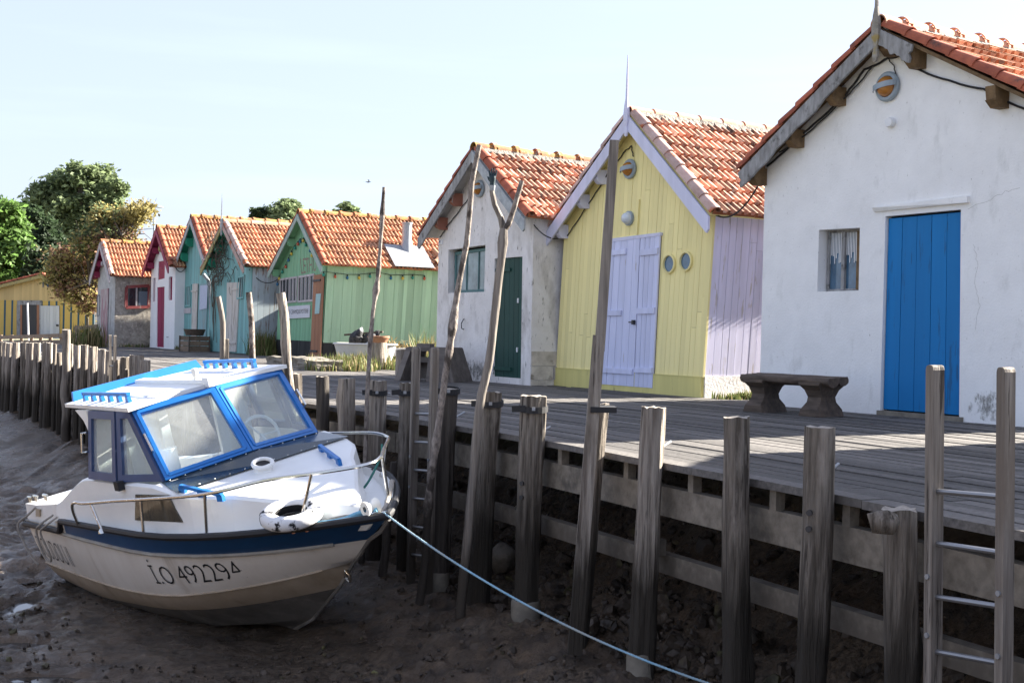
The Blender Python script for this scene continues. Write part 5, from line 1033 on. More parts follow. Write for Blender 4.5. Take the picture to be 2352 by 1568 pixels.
# smoked side window in the trunk
def on_side(px, py):
    y = -.78
    for _ in range(6):
        P = b_on(px, py, (0, 1, 0), (0, y, 0)); w_ = pl(P.x, [(a, b) for a, b, c in TK]); w2 = max(min(w_+.03, hy(P.x, dz_(P.x))-.035), 0); zt = pl(P.x, [(a, c) for a, b, c in TK]); y = -(w2+(w_-w2)*min(max((P.z-.90)/(zt-.90), 0), 1))-.004
    return P
q = [on_side(*p) for p in ((314, 1134), (388, 1136), (421, 1198), (313, 1193))]; mb = MB(); mb.prism(q, (0, -.012, 0)); mb.build('side_pane', smoke_p, tk)
P = on_side(281, 1113); mb = MB(); mb.box((P.x-.045, P.y-.05, P.z-.035), (P.x+.035, P.y, P.z+.035)); nl = mb.build('navigation_light', black, boat)
# wheelhouse
def ring(A, B, C, D_, fw, th, out, mat_, name, pane=None, parent=None, fb=None):
    A, B, C, D_ = map(Vector, (A, B, C, D_)); n = Vector(out).normalized(); c = [A, B, C, D_]
    def inset(i, w_):
        p, a, b = c[i], c[i-1], c[(i+1) % 4]; u, v = (a-p).normalized(), (b-p).normalized(); s = max(math.sqrt(max(1-u.dot(v)**2, .05)), .2); return p+(u+v)*(w_/s)
    I = [inset(i, fw) for i in range(4)]; mb = MB(); o1 = [p+n*th*.5 for p in c]; i1 = [p+n*th*.5 for p in I]; o2 = [p-n*th*.5 for p in c]; i2 = [p-n*th*.5 for p in I]
    mb.add(o1+i1+o2+i2, [(i, (i+1) % 4, 4+(i+1) % 4, 4+i) for i in range(4)]+[(8+i, 8+(i+1) % 4, 12+(i+1) % 4, 12+i) for i in range(4)]+[(4+i, 4+(i+1) % 4, 12+(i+1) % 4, 12+i) for i in range(4)]+[(i, (i+1) % 4, 8+(i+1) % 4, 8+i) for i in range(4)])
    f = mb.build(name, mat_, parent or boat)
    if pane: m2 = MB(); J = [inset(i, fw*.85) for i in range(4)]; m2.prism([p-n*.004 for p in J], n*.006); m2.build('pane', pane, f)
    return f, I
A, B_, C_, D_ = (2.905, -.665, 1.335), (3.05, 0, 1.38), (2.655, 0, 1.885), (2.545, -.655, 1.865)
mir = lambda p: (p[0], -p[1], p[2])
fn = (Vector(B_)-Vector(A)).cross(Vector(D_)-Vector(A)); fn = fn if fn.x > 0 else -fn
gs = [ring(A, B_, C_, D_, .052, .04, fn, boat_b, 'windscreen', boat_gl), ring(mir(A), mir(B_), mir(C_), mir(D_), .052, .04, (fn.x, -fn.y, fn.z), boat_b, 'windscreen', boat_gl)]
# inner sash and opening handle
for (a, b, c, d), nm, sg in (((A, B_, C_, D_), 0, 1), (tuple(map(mir, (A, B_, C_, D_))), 1, -1)):
    n_ = Vector((fn.x, fn.y*sg, fn.z)).normalized(); q = [Vector(v)+n_*.012 for v in (a, b, c, d)]; ce = sum(q, Vector())/4; q = [lerp(v, ce, .11) for v in q]
    mb = MB()
    for i in range(4): mb.bar(q[i], q[(i+1) % 4], .024, .03, up=n_)
    mb.build('sash', boat_b, gs[nm][0])
    mb = MB(); p0 = lerp(a, d, .38)+n_*.03; p1 = lerp(a, d, .62)+n_*.03; mb.tube([p0, p0+n_*.03, p1+n_*.03, p1], .008, 6); mb.build('screen_handle', steel, gs[nm][0], smooth=True)
# side frames
for s in (-1, 1):
    f = lambda x, z: (x, s*(.80-.12*(z-1.333)/.53 if x < 2.3 else (.80-(x-2.3)/.6*.13)-(.12-(x-2.3)/.6*.10)*(z-1.333)/.53), z)
    n_ = (0, s, .2); a = f(1.80, 1.335); b = f(2.33, 1.335); c = f(2.33, 1.865); d = f(1.81, 1.865)
    ring(a, b, c, d, .062, .045, n_, boat_bd, 'side_frame', boat_gl)
    a2 = f(2.36, 1.335); b2 = (2.90, s*.665, 1.335); c2 = (2.545, s*.655, 1.865); d2 = f(2.36, 1.865)
    ring(a2, b2, c2, d2, .055, .045, n_, boat_bd, 'side_frame', boat_gl)
    mb = MB(); mb.tube([(1.80, s*.78, 1.55), (1.74, s*.80, 1.55), (1.74, s*.77, 1.70), (1.80, s*.75, 1.70)], .010, 6); mb.build('grab_handle', steel, boat, smooth=True)
    mb = MB(); mb.prism([(1.80, s*.68, 1.865), (1.45, s*.67, 1.86), (1.62, s*.685, 1.78), (1.76, s*.70, 1.62), (1.80, s*.72, 1.55)], (0, -s*.03, 0)); mb.build('roof_bracket', gel, boat)
# dark skirt under the windscreen
mb = MB(); sk = []
T_ = [(2.895, -.69, 1.338), (3.055, 0, 1.385), (2.895, .69, 1.338)]; Bt = [(3.24, -.748, 1.296), (3.27, 0, 1.302), (3.24, .748, 1.296)]; T_[0] = (2.895, -.70, 1.338); T_[2] = (2.895, .70, 1.338)
mb.add(T_+Bt, [(0, 1, 4, 3), (1, 2, 5, 4)]); mb.add([(x, y, z-.03) for x, y, z in T_+Bt], [(0, 1, 4, 3), (1, 2, 5, 4)])
sk = mb.build('screen_skirt', skirt_m, boat); rv = MB()
for i in range(2):
    for j in range(6):
        for row in (T_, Bt): p = lerp(row[i], row[i+1], (j+.5)/6)*.93+lerp((Bt if row is T_ else T_)[i], (Bt if row is T_ else T_)[i+1], (j+.5)/6)*.07; rv.lathe([(.008, .0), (.006, .006), (.001, .007)], (p.x, p.y, p.z), 'z', 6)
rv.build('rivet', steel, sk)
# roof
mb = MB(); nx_ = 7; top = []
for i in range(nx_):
    f = i/(nx_-1); y = -1+2*f; za = 1.905+.02*(1-y*y); top.append(((1.22, y*.66, za+.005), (2.60, y*.70, za-.005), (2.60, y*.70, za-.035), (1.22, y*.66, za-.025)))
vs = [p for r in top for p in r]; fs = []
for i in range(nx_-1):
    for j in range(4): fs.append((4*i+j, 4*i+(j+1) % 4, 4*i+4+(j+1) % 4, 4*i+4+j))
fs += [(0, 1, 2, 3), tuple(4*(nx_-1)+j for j in (3, 2, 1, 0))]; mb.add(vs, fs, 0, .5)
rf = mb.build('cabin_roof', gel, boat)
mb = MB(); mb.hexa([(1.24, -.60, 1.91), (1.275, -.60, 1.91), (1.275, .60, 1.91), (1.24, .60, 1.91), (1.21, -.58, 1.99), (1.245, -.58, 1.99), (1.245, .57, 1.99), (1.21, .57, 1.99)]); mb.build('spoiler_board', boat_b, rf)
for s in (-1, 1):
    mb = MB(); x0, x1 = 1.42, 2.34; y = s*.56
    mb.box((x0, y-.016, 1.962), (x1, y+.016, 1.985))
    for i in range(6):
        x = x0+.012+(x1-x0-.055)*i/5; mb.hexa([(x-.018, y-.015, 1.908), (x+.048, y-.015, 1.908), (x+.048, y+.015, 1.908), (x-.018, y+.015, 1.908), (x, y-.015, 1.965), (x+.03, y-.015, 1.965), (x+.03, y+.015, 1.965), (x, y+.015, 1.965)])
    mb.build('roof_rail', boat_b, rf)
mb = MB(); mb.box((1.28, -.045, 1.922), (2.66, .045, 1.957)); mb.box((2.58, -.05, 1.90), (2.68, .05, 1.975)); mb.box((1.3, -.42, 1.918), (2.58, -.41, 1.925)); mb.build('roof_batten', gel, rf)
mb = MB(); mb.lathe([(.018, 0), (.018, .03), (.026, .03), (.026, .085), (.022, .09), (.001, .092)], (2.42, -.02, 1.955), 'z', 12); mb.build('masthead_light', cream, rf, smooth=True)
# inside of the wheelhouse
mb = MB(); mb.box((1.74, -.70, .93), (1.77, -.12, 1.87)); mb.box((1.74, .38, .93), (1.77, .70, 1.87)); bh = mb.build('aft_bulkhead', cream, boat)
mb = MB(); mb.box((1.775, -.44, 1.0), (1.80, -.34, 1.86)); mb.box((1.775, -.14, 1.0), (1.82, -.06, 1.86)); mb.box((1.775, .36, 1.0), (1.82, .44, 1.86)); mb.box((1.775, .60, 1.0), (1.80, .66, 1.86)); mb.build('door_post', gel, bh)
mb = MB(); mb.hexa([(2.45, -.66, 1.20), (2.98, -.64, 1.30), (2.98, .64, 1.30), (2.45, .66, 1.20), (2.45, -.66, 1.23), (2.95, -.64, 1.335), (2.95, .64, 1.335), (2.45, .66, 1.23)]); mb.build('dashboard', cream, boat)
mb = MB(); mb.box((1.77, -.72, .93), (2.9, .72, .96)); mb.build('cabin_sole', cream, boat)
mb = MB(); c = Vector((2.60, .34, 1.40)); P = [c+Vector((.05*math.sin(a)*-1, .155*math.cos(a), .155*math.sin(a))) for a in [2*math.pi*i/20 for i in range(20)]]; mb.tube(P, .014, 8, closed=True)
for i in (0, 7, 13): mb.tube([c, P[i]], .008, 6)
mb.tube([c, c+Vector((.15, 0, -.12))], .02, 8); mb.build('steering_wheel', white_pl, boat, smooth=True)
rl = thing('paper_roll', 'upright white paper roll standing behind the boat windscreen', 'paper roll', bw(2.70, -.50, 1.285)); rl.rotation_euler = BM.to_euler(); mb = MB(); mb.lathe([(.02, 0), (.062, 0), (.062, .25), (.02, .25), (.02, 0)], n=18); mb.build('roll', white_pl, rl, smooth=True)
# trunk top: vent, hand rails
def on_top(px, py):
    z = 1.25
    for _ in range(8): P = b_on(px, py, (0, 0, 1), (0, 0, z)); z = .5*z+.5*(pl(P.x, [(a, c) for a, b, c in TK])+.008)
    return P
P = on_top(604, 1080); mb = MB(); mb.lathe([(.075, -.01), (.065, .03), (.055, .045)], P, 'z', 16); c = P+Vector((.02, 0, .055)); R_ = [c+Vector((-.055*math.sin(a), .075*math.cos(a), .026*math.sin(a)+.0)) for a in [2*math.pi*i/18 for i in range(18)]]
mb.tube(R_, .017, 8, closed=True); mb.add([P+Vector((.05*math.cos(a), .065*math.sin(a), .03)) for a in [2*math.pi*i/18 for i in range(18)]]+[r+Vector((-.02, 0, -.005)) for r in R_], [(i, (i+1) % 18, 18+(i+1) % 18, 18+i) for i in range(18)]); vt = mb.build('cowl_vent', gel, tk, smooth=True)
mb = MB(); mb.add([c+(r-c)*.9+Vector((-.012, 0, 0)) for r in R_], [tuple(range(18))]); mb.build('vent_mouth', black, vt)
for a_, b_ in (((417, 1127), (512, 1148)), ((737, 1034), (781, 1067))):
    a = on_top(*a_); b = on_top(*b_); a.z += .038; b.z += .038; mb = MB(); mb.bar(a, b, .028, .024)
    for f in (0.04, .5, .96): p = lerp(a, b, f); mb.bar(p-Vector((0, 0, .048)), p, .028, .06, up=(b-a).normalized())
    mb.build('hand_rail', boat_b, tk)
# guard rail
RP = [(1.64, -.93, .98), (1.68, -.96, 1.10), (1.72, -.965, 1.165), (1.80, -.96, 1.185), (1.95, -.95, 1.185), (2.5, -.92, 1.235), (3.07, -.85, 1.27), (3.70, -.72, 1.31), (4.06, -.47, 1.35), (4.45, -.25, 1.36), (4.63, .0, 1.35), (4.52, .19, 1.34), (4.20, .44, 1.32), (3.80, .74, 1.28), (3.62, .86, 1.27), (3.35, .91, 1.28), (2.8, .92, 1.26), (2.35, .93, 1.24), (2.25, .93, 1.20), (2.22, .93, .97)]
def smooth_path(P, k=5):
    P = [Vector(p) for p in P]; out = []
    for i in range(len(P)-1):
        p0, p1, p2, p3 = P[max(i-1, 0)], P[i], P[i+1], P[min(i+2, len(P)-1)]
        for j in range(k): t = j/k; out.append(.5*((2*p1)+(p2-p0)*t+(2*p0-5*p1+4*p2-p3)*t*t+(3*p1-p0-3*p2+p3)*t**3))
    return out+[P[-1]]
mb = MB(); mb.tube(smooth_path(RP), .0135, 8); gr = mb.build('guard_rail', steel, boat, smooth=True)
for a, b in (((2.06, -.945, 1.20), (2.17, -.945, .97)), ((2.88, -.875, 1.257), (2.86, -.905, .985)), ((3.66, -.73, 1.308), (3.58, -.75, .99)), ((4.40, -.29, 1.36), (4.27, -.40, 1.0)), ((4.50, .22, 1.335), (4.42, .25, 1.0)), ((3.78, .75, 1.28), (3.63, .745, 1.0)), ((2.55, .925, 1.25), (2.45, .925, .98))):
    mb = MB(); mb.tube([a, b], .0115, 8); mb.lathe([(.035, -.005), (.03, .012), (.014, .03)], b, 'z', 10); mb.build('stanchion', steel, gr, smooth=True)
# registration and name
def hull_text(txt, x0, x1, z0, z1, mat_, name, base_slope=0., shear=0, thin=0.):
    v, f = text_mesh(txt, 1.0, shear, thin=thin); xs = [p[0] for p in v]; ys_ = [p[1] for p in v]; a, b, c, d = min(xs), max(xs), min(ys_), max(ys_)
    bm = bmesh.new(); V = [bm.verts.new((p[0], p[1], 0)) for p in v]
    for q in f:
        try: bm.faces.new([V[i] for i in q])
        except ValueError: pass
    bmesh.ops.subdivide_edges(bm, edges=[e for e in bm.edges if e.calc_length() > .25], cuts=2, use_grid_fill=True); bmesh.ops.triangulate(bm, faces=bm.faces); bm.verts.index_update(); out = []
    for p in bm.verts:
        x = x0+(x1-x0)*(p.co.x-a)/(b-a); z = z0+(z1-z0)*(p.co.y-c)/(d-c)+base_slope*(x-x0); out.append((x, -(hy(x, z)+.005), z))
    mb = MB(); mb.add(out, [[q.index for q in g.verts] for g in bm.faces]); bm.free(); mb.build(name, mat_, hull)
hull_text('\u0130.O 492294', 2.72, 3.63, .575, .785, mark_m, 'registration', .055, thin=-.012)
hull_text('DOUDOU II', .08, .98, .50, .70, name_m, 'boat_name', .0, thin=-.018)
# fittings at the stern
for x, y in ((.02, -.74), (.12, -.72), (.46, -.745)):
    mb = MB(); z = .985+.12*x; mb.tube([(x-.05, y, z+.05), (x+.05, y, z+.05)], .012, 6); mb.tube([(x-.02, y, z), (x-.02, y, z+.05)], .01, 6); mb.tube([(x+.02, y, z), (x+.02, y, z+.05)], .01, 6); mb.build('cleat', steel, boat, smooth=True)
q = [b_on(px, py, (0, 1, 0), (0, -.795, 0)) for px, py in ((86, 1166), (95, 1168), (94, 1184), (86, 1184))]; mb = MB(); mb.prism([(p.x, -.7995+(-.006 if False else 0)-.012, p.z) for p in q], (0, .012, 0)); mb.build('worn_patch', hull_t, boat)
def boat_tube(name, label, cat, P, r, m, n=8, grp=None):
    o = thing(name, label, cat, bw(*P[0]), 0, grp); o.rotation_euler = BM.to_euler(); O = Vector(P[0]); mb = MB(); mb.tube([Vector(p)-O for p in smooth_path(P, 4)], r, n); mb.build('strand', m, o, smooth=True)
boat_tube('stern_line', 'grey line looped from a stern cleat down over the boat name', 'rope', [(.30, -.80, .98), (.22, -.86, .92), (.12, -.93, .85), (.13, -.925, .70), (.22, -.90, .52), (.26, -.88, .47)], .010, rope_g)
boat_tube('stern_line', 'double grey line hanging over the rail beside the lettering of the name', 'rope', [(.80, -.83, .96), (.72, -.93, .90), (.62, -.945, .83), (.62, -.93, .62), (.70, -.91, .56), (.74, -.92, .64), (.72, -.945, .83), (.84, -.92, .90), (.9, -.83, .95)], .009, rope_g)
# tyre, ropes and roller on the foredeck
P = b_on(661, 1184, (0, 0, 1), (0, 0, 1.10)); ty = thing('painted_tyre', 'old tyre with flaking white paint lying on the foredeck of the boat', 'tyre', bw(P.x-.01, P.y+.035, 1.10)); ty.rotation_euler = (BM @ Matrix.Rotation(rad(10), 3, 'Y') @ Matrix.Rotation(rad(2), 3, 'X')).to_euler()
tym = pm('flaking_tyre', (.72, .72, .72), (.62, .62, .63), sc=6, c3=(.02, .02, .022), s3=7, t3=(.54, .58), bump=.4); mb = MB()
prof = [(.125, .02), (.13, .04), (.165, .055), (.21, .052), (.238, .03), (.242, 0), (.238, -.03), (.21, -.052), (.165, -.055), (.13, -.04), (.125, -.02)]
prof = [(r*.9, z*.9) for r, z in prof]; mb.lathe(prof, n=32); mb.build('tyre_casing', tym, ty, smooth='all'); mb = MB(); mb.lathe([(.112, .02), (.112, -.03), (.13, -.045)], n=32); mb.lathe([(.14, -.05), (.001, -.052)], n=24); mb.build('tyre_inside', black, ty, smooth='all')
boat_tube('coiled_rope', 'tangle of blue and grey rope beside the tyre on the foredeck', 'rope', [(4.24, -.38, .99), (4.32, -.28, .975), (4.42, -.18, .975), (4.40, -.10, .975), (4.30, -.16, .98), (4.32, -.28, .985), (4.40, -.22, .99), (4.48, -.12, .99), (4.44, -.04, .985), (4.36, -.08, .99), (4.28, -.22, .995), (4.2, -.34, 1.0)], .014, rope_g)
boat_tube('coiled_rope', 'blue rope running along the foredeck to the white bow roller', 'rope', [(4.20, -.34, 1.03), (4.28, -.29, 1.01), (4.38, -.22, 1.0), (4.48, -.16, 1.01), (4.58, -.09, 1.04), (4.70, -.03, 1.05)], .015, rope_b)
boat_tube('bow_line', 'thick grey frayed line wrapped round the bow rail on the far side', 'rope', [(4.62, .05, 1.0), (4.56, .13, 1.01), (4.44, .24, 1.03), (4.30, .37, 1.06), (4.16, .47, 1.06), (4.05, .55, 1.03)], .018, rope_g)
boat_tube('green_line', 'short green cord knotted to the far guard rail', 'rope', [(3.9, .62, 1.29), (3.88, .60, 1.2), (3.8, .52, 1.05), (3.72, .5, .98)], .009, plain('green_cord', (.05, .20, .17), .8))
mb = MB(); mb.lathe([(.02, -.05), (.055, -.05), (.05, -.035), (.032, -.012), (.032, .012), (.05, .035), (.055, .05), (.02, .05)], (0, 0, 0), 'y', 18); br = mb.build('bow_roller', cream, boat, smooth=True); br.location = (4.66, -.05, 1.07)
mb = MB(); mb.hexa([(4.42, -.32, 1.005), (4.74, -.04, 1.01), (4.74, .03, 1.01), (4.46, -.24, 1.005), (4.42, -.32, 1.025), (4.74, -.04, 1.03), (4.74, .03, 1.03), (4.46, -.24, 1.025)]); mb.build('bow_plate', steel, boat)
for x, y in ((4.26, -.44), (4.34, -.38)): mb = MB(); mb.tube([(x, y, .98), (x-.01, y+.01, 1.08)], [.014, .017], 8); mb.build('belaying_pin', copper, boat, smooth=True)
# mooring rope from the bow to the mud
A = bw(4.76, -.02, 1.03); E_ = None
for yy in np.arange(4.6, 9, .02):
    E_ = D(1730, 1600, yy)
    if E_.z <= gz(E_.x, E_.y)+.01: break
P = sag(A, E_, .13, 40); o = thing('mooring_rope', 'pale blue mooring rope stretched from the bow down to the lower right', 'rope', A); mb = MB(); q = [p-A for p in P]; r_ = [.0062]*len(q); mb.tube(q, r_, 8, c=.5)
for k in range(2):   # lay of the rope
    tw = []
    for i in range(len(q)*8-7):
        p = q[i//8] if i % 8 == 0 else lerp(q[i//8], q[i//8+1], (i % 8)/8); a = i*1.2+math.pi*k; tw.append(p+Vector((math.cos(a)*.0042, 0, math.sin(a)*.0042)))
    mb.tube(tw, .0042, 5, c=.2)
rp_m = pm('mooring_rope_blue', (.30, .50, .62), (.18, .36, .50), sc=40, c3=(.34, .36, .34), s3=1.2, t3=(.45, .6), bump=.4); mb.build('strand', rp_m, o, smooth=True)
# ---------------------------------------------------------------- trees
def leafm(nm, c1, c2, tr=.48): return pm(nm, c1, c2, sc=.6, rv=.5, rough=.6, bump=0, trans=tr, off=3, spec=.25)
lf_mid = leafm('leaf_mid', (.24, .30, .15), (.15, .20, .10)); lf_dark = leafm('leaf_dark', (.06, .095, .045), (.035, .058, .03)); lf_bright = leafm('leaf_bright', (.16, .27, .07), (.09, .17, .045)); lf_olive = leafm('leaf_olive', (.36, .31, .12), (.24, .20, .08)); lf_red = leafm('leaf_red', (.32, .18, .12), (.21, .13, .09)); lf_grey = leafm('leaf_greygreen', (.20, .25, .12), (.13, .165, .08))
bark_t = pm('tree_bark', (.13, .11, .085), (.06, .05, .04), sc=6, st=(1, 1, .2), bump=.6)
def leaves(mb, c, r, n, size, m=0, flat=.8):
    for _ in range(n):
        v = Vector((random.gauss(0, .52), random.gauss(0, .52), random.gauss(0, .46))); P = c+Vector((v.x*r, v.y*r, v.z*r*flat)); s = size*random.uniform(.6, 1.35)
        a = Vector((random.gauss(0, 1), random.gauss(0, 1), random.gauss(0, .6))).normalized(); b = a.cross(Vector((random.gauss(0, 1), random.gauss(0, 1), random.gauss(0, 1)))).normalized()
        mb.add([P-a*s, P+b*s*.45, P+a*s, P-b*s*.45], [(0, 1, 2, 3)], m, random.random())
def tree(name, label, px, base_py, Y, blobs, mats, nleaf, size, trunk_r=.3, sub=9, spread=.55, group=None, cat='tree', limbs=1, fl=.85):
    """blobs: (x, y, r) of foliage masses on the sheet"""
    B = D(px, base_py, Y); B.z = -.2; o = thing(name, label, cat, B, 0, group); k = Y/FPX; mb = MB(); tm = MB(); cl = []
    tot = sum(b[2]**2 for b in blobs)
    for b in blobs:
        C = D(b[0], b[1], Y+random.uniform(-1, 1)*b[2]*k*.7)-B; R_ = b[2]*k; cl.append((C, R_)); n = max(6, int(sub*2.6*(b[2]/40)**1.0))
        for i in range(n):
            v = Vector((random.gauss(0, 1), random.gauss(0, 1), random.gauss(0, 1))).normalized()*(.35+.65*random.random()**.5); c = C+Vector((v.x*R_*.92, v.y*R_*.92, v.z*R_*.85)); rr = R_*random.uniform(.32, .62)*spread/.55
            mi = b[3] if len(b) > 3 else 0
            leaves(mb, c, rr, int(nleaf*(b[2]**2/tot)/n), size, random.choice(mi) if isinstance(mi, tuple) else mi, fl)
            if i % 2 == 0 and limbs: tm.tube([C*.55+Vector((0, 0, C.z*.15)), lerp(C, c, .5), c], [R_*.05, R_*.03, R_*.012], 5)
    top = max((c for c, r in cl), key=lambda q: q.z); cz = sum((c for c, r in cl), Vector())/len(cl)
    tm.tube([Vector((0, 0, -.3)), Vector((0, 0, cz.z*.3)), Vector((cz.x*.4, cz.y*.4, cz.z*.7)), lerp(cz, top, .5)], [trunk_r*1.2, trunk_r, trunk_r*.7, trunk_r*.25], 8)
    for C, R_ in cl: tm.tube([Vector((cz.x*.2, cz.y*.2, cz.z*.45)), lerp(Vector((cz.x*.3, cz.y*.3, cz.z*.7)), C, .6), C], [trunk_r*.5, trunk_r*.3, trunk_r*.1], 6)
    tm.build('trunk', bark_t, o, smooth=True); mb.build('crown', mats, o, fix=False); return o
tree('broad_tree', 'tall broad rounded green tree towering above the yellowed bushes', 190, 770, 96, [(140, 420, 36), (185, 402, 30), (230, 408, 34), (258, 438, 30), (100, 455, 34), (140, 470, 38), (215, 455, 36), (255, 485, 34), (180, 515, 44), (90, 490, 26), (235, 540, 40), (140, 560, 44), (255, 565, 30)], [lf_mid, lf_grey], 25000, .20, .22, spread=.62)
tree('leafy_tree', 'bright green leafy tree cut by the left edge of the photo', 0, 790, 78, [(5, 490, 34), (28, 520, 32), (40, 560, 30), (0, 560, 46), (45, 590, 24), (-40, 520, 55), (5, 620, 44), (-50, 610, 50)], [lf_bright, lf_mid], 22000, .19, .22)
tree('dark_tree', 'dark green tree between the bright leafy tree and the broad tree', 82, 780, 88, [(72, 495, 24), (60, 475, 12), (95, 520, 30), (80, 560, 34), (110, 560, 34), (100, 600, 34), (70, 610, 26)], [lf_dark], 13000, .20, .2)
for i, (x, y, r, lab) in enumerate(((30, 630, 40, 'dark green bush behind the left end of the striped hut roof'), (105, 612, 44, 'dark green bush right behind the peak of the striped hut'), (190, 660, 46, 'dark shady bush between the striped hut and the grey hut'))):
    tree('dark_bush', lab, x, 780, 80-4*i, [(x, y, r), (x-18, y+34, r*.9), (x+22, y+38, r*.95), (x, y+70, r)], [lf_dark, lf_mid], 6500, .2, .15, group='dark bushes behind the striped hut', cat='bush')
yt = tree('yellowed_tree', 'straggly yellow brown autumn shrub with bare twigs overhanging the striped hut', 200, 775, 57, [(240, 500, 26, (0, 1)), (290, 500, 26, (0, 0)), (325, 490, 22, 0), (205, 560, 30, (0, 1)), (250, 570, 36, (0, 2)), (300, 560, 26, (0, 2)), (150, 600, 30, (0, 2)), (195, 630, 38, (0, 2, 2)), (165, 665, 30, (2, 0)), (215, 690, 28, (2, 0)), (130, 640, 24, 0), (345, 480, 12, 0)], [lf_olive, lf_grey, lf_red], 15000, .10, .07, sub=14, fl=.9, spread=1.05)
# twigs
mb = MB(); O = Vector(yt.location); rn = random.Random(12)
for i in range(80):
    x0, y0 = rn.choice(((215, 600), (200, 650), (255, 560), (180, 660), (280, 540))); a = D(x0, y0, 57+rn.uniform(-1, 1))-O; x1 = x0+rn.uniform(-60, 85); y1 = y0-rn.uniform(-25, 110); b = D(min(x1, 362), max(y1, 455), 57+rn.uniform(-1.2, 1.2))-O; m_ = lerp(a, b, .5)+Vector((rn.uniform(-.3, .3), 0, rn.uniform(-.1, .4))); mb.tube([a, m_, b], [.03, .018, .006], 4)
mb.build('twigs', bark_t, yt)
for i, (x, y, bl, lab) in enumerate(((590, 492, [(588, 488, 15), (592, 505, 18)], 'small dark tree top just left of the feathery one behind the turquoise roofs'), (656, 480, [(650, 468, 18), (672, 478, 20), (634, 490, 22), (660, 500, 34), (690, 492, 12)], 'largest feathery green tree top behind the green hut ridge'), (795, 485, [(795, 480, 15), (810, 490, 14), (778, 492, 12)], 'low pale tree top showing over the middle of the green hut ridge'))):
    tree('feathery_tree', lab, x, 770, 84, bl, [lf_mid if i else lf_dark, lf_grey], 2600, .17, .2, group='tree tops behind the roofs')
# low green mass far behind, only glimpsed between huts
mb = MB()
for i in range(70): c = Vector((random.uniform(-75, 90), random.uniform(118, 150), random.uniform(.3, 2.0))); leaves(mb, c, random.uniform(1.8, 3.0), 70, .34, 0)
tag(mb.build('far_woodland', [lf_mid], fix=False), 'low distant belt of green woodland beyond the huts', 'woodland', kind='stuff')
# ---------------------------------------------------------------- grass
gr_m = leafm('grass_blade', (.17, .20, .06), (.11, .135, .045), .25); gr_d = leafm('dry_grass', (.34, .27, .13), (.24, .19, .09), .25)
mb = MB()
def tuft(C, r, n, h, dry=.3, lean=.5):
    for _ in range(n):
        a = random.random()*6.283; d = r*random.random()**.6; P = C+Vector((math.cos(a)*d, math.sin(a)*d, -.02)); hh = h*random.uniform(.45, 1.15); t = Vector((random.gauss(0, 1), random.gauss(0, 1), 0)).normalized(); l = lean*hh*random.random(); w_ = random.uniform(.004, .009)*(1+C.y/30); s = t.cross(Vector((0, 0, 1)))*w_
        m1 = P+t*l*.35+Vector((0, 0, hh*.6)); e = P+t*l+Vector((0, 0, hh)); mb.add([P-s, P+s, m1+s*.8, m1-s*.8, e], [(0, 1, 2, 3), (3, 2, 4)], 1 if random.random() < dry else 0)
for _ in range(46):
    p = G(random.uniform(725, 925), 0+random.uniform(838, 852)); tuft(p, .30, 60, random.uniform(.15, .34), .35)
for _ in range(40):
    P = grn.O+grn.U*(grn.W+random.uniform(.25, 2.3))+grn.N*random.uniform(.1, 5.5); tuft(Vector((P.x, P.y, 0)), .28, 60, random.uniform(.25, .55), .4)
for _ in range(14): p = G(random.uniform(960, 1002), random.uniform(836, 846)); tuft(p, .22, 40, random.uniform(.4, .75), .5)
for _ in range(14):
    P = yel.O+yel.U*(yel.W+random.uniform(.08, .40))+yel.N*random.uniform(-.1, 1.5); tuft(P, .13, 55, random.uniform(.08, .18), .2)
for _ in range(16): P = tq2.O+tq2.U*(tq2.W+random.uniform(.05, .8))+tq2.N*random.uniform(-.1, 1.6); tuft(P, .22, 60, random.uniform(.3, .75), .3)
for _ in range(10): P = mag.O+mag.U*(mag.W+random.uniform(.0, .25))+mag.N*random.uniform(0, .5); tuft(P, .10, 25, .16, .1)
for _ in range(12): P = gry.O+gry.U*(gry.W+random.uniform(.05, .3))+gry.N*random.uniform(.2, 4); tuft(P, .15, 20, .14, .3)
for _ in range(14): p = G(random.uniform(178, 222), 797); tuft(p, .35, 40, random.uniform(.3, .8), .5)
for _ in range(6): p = D(1010+random.uniform(-15, 25), 865, 21.0); p.z = 0; tuft(p, .15, 25, .12, .2)
tag(mb.build('grass', [gr_m, gr_d], fix=False), 'tufts of green and dry grass growing along the hut walls', 'grass', kind='stuff')
# ---------------------------------------------------------------- small things
# rough log bench by the blue door
a = G(1757, 945); b = G(1886, 955); d = (b-a).normalized(); back = Vector((-d.y, d.x, 0)); back = back if back.y > 0 else -back
bench = thing('log_bench', 'dark rustic log bench with waisted legs against the largest white hut', 'bench', (a+b)/2, math.atan2(d.y, d.x)); hl = (b-a).length/2
mb = MB()
for s, yy, r, jz in ((0, -.085, .09, .0), (0, .085, .084, .012)):
    n = 16; vs = []; L_ = hl+.20
    for i in range(15):
        f = i/14; x = -L_+2*L_*f
        for j in range(n):
            an = 2*math.pi*j/n; q = Vector((x, yy+math.cos(an)*r*(1+.06*noise.noise(Vector((x*3, an, s)))), math.sin(an)*r*.62)); q.z = min(q.z, r*.42)+.35+jz+.01*noise.noise(Vector((x*2.5, an*1.3, 5))); vs.append(q)
    mb.add(vs, [(i*n+j, i*n+(j+1) % n, (i+1)*n+(j+1) % n, (i+1)*n+j) for i in range(14) for j in range(n)]+[tuple(range(n)), tuple(range(14*n, 15*n))])
mb.build('seat', dark_w, bench, smooth=True)
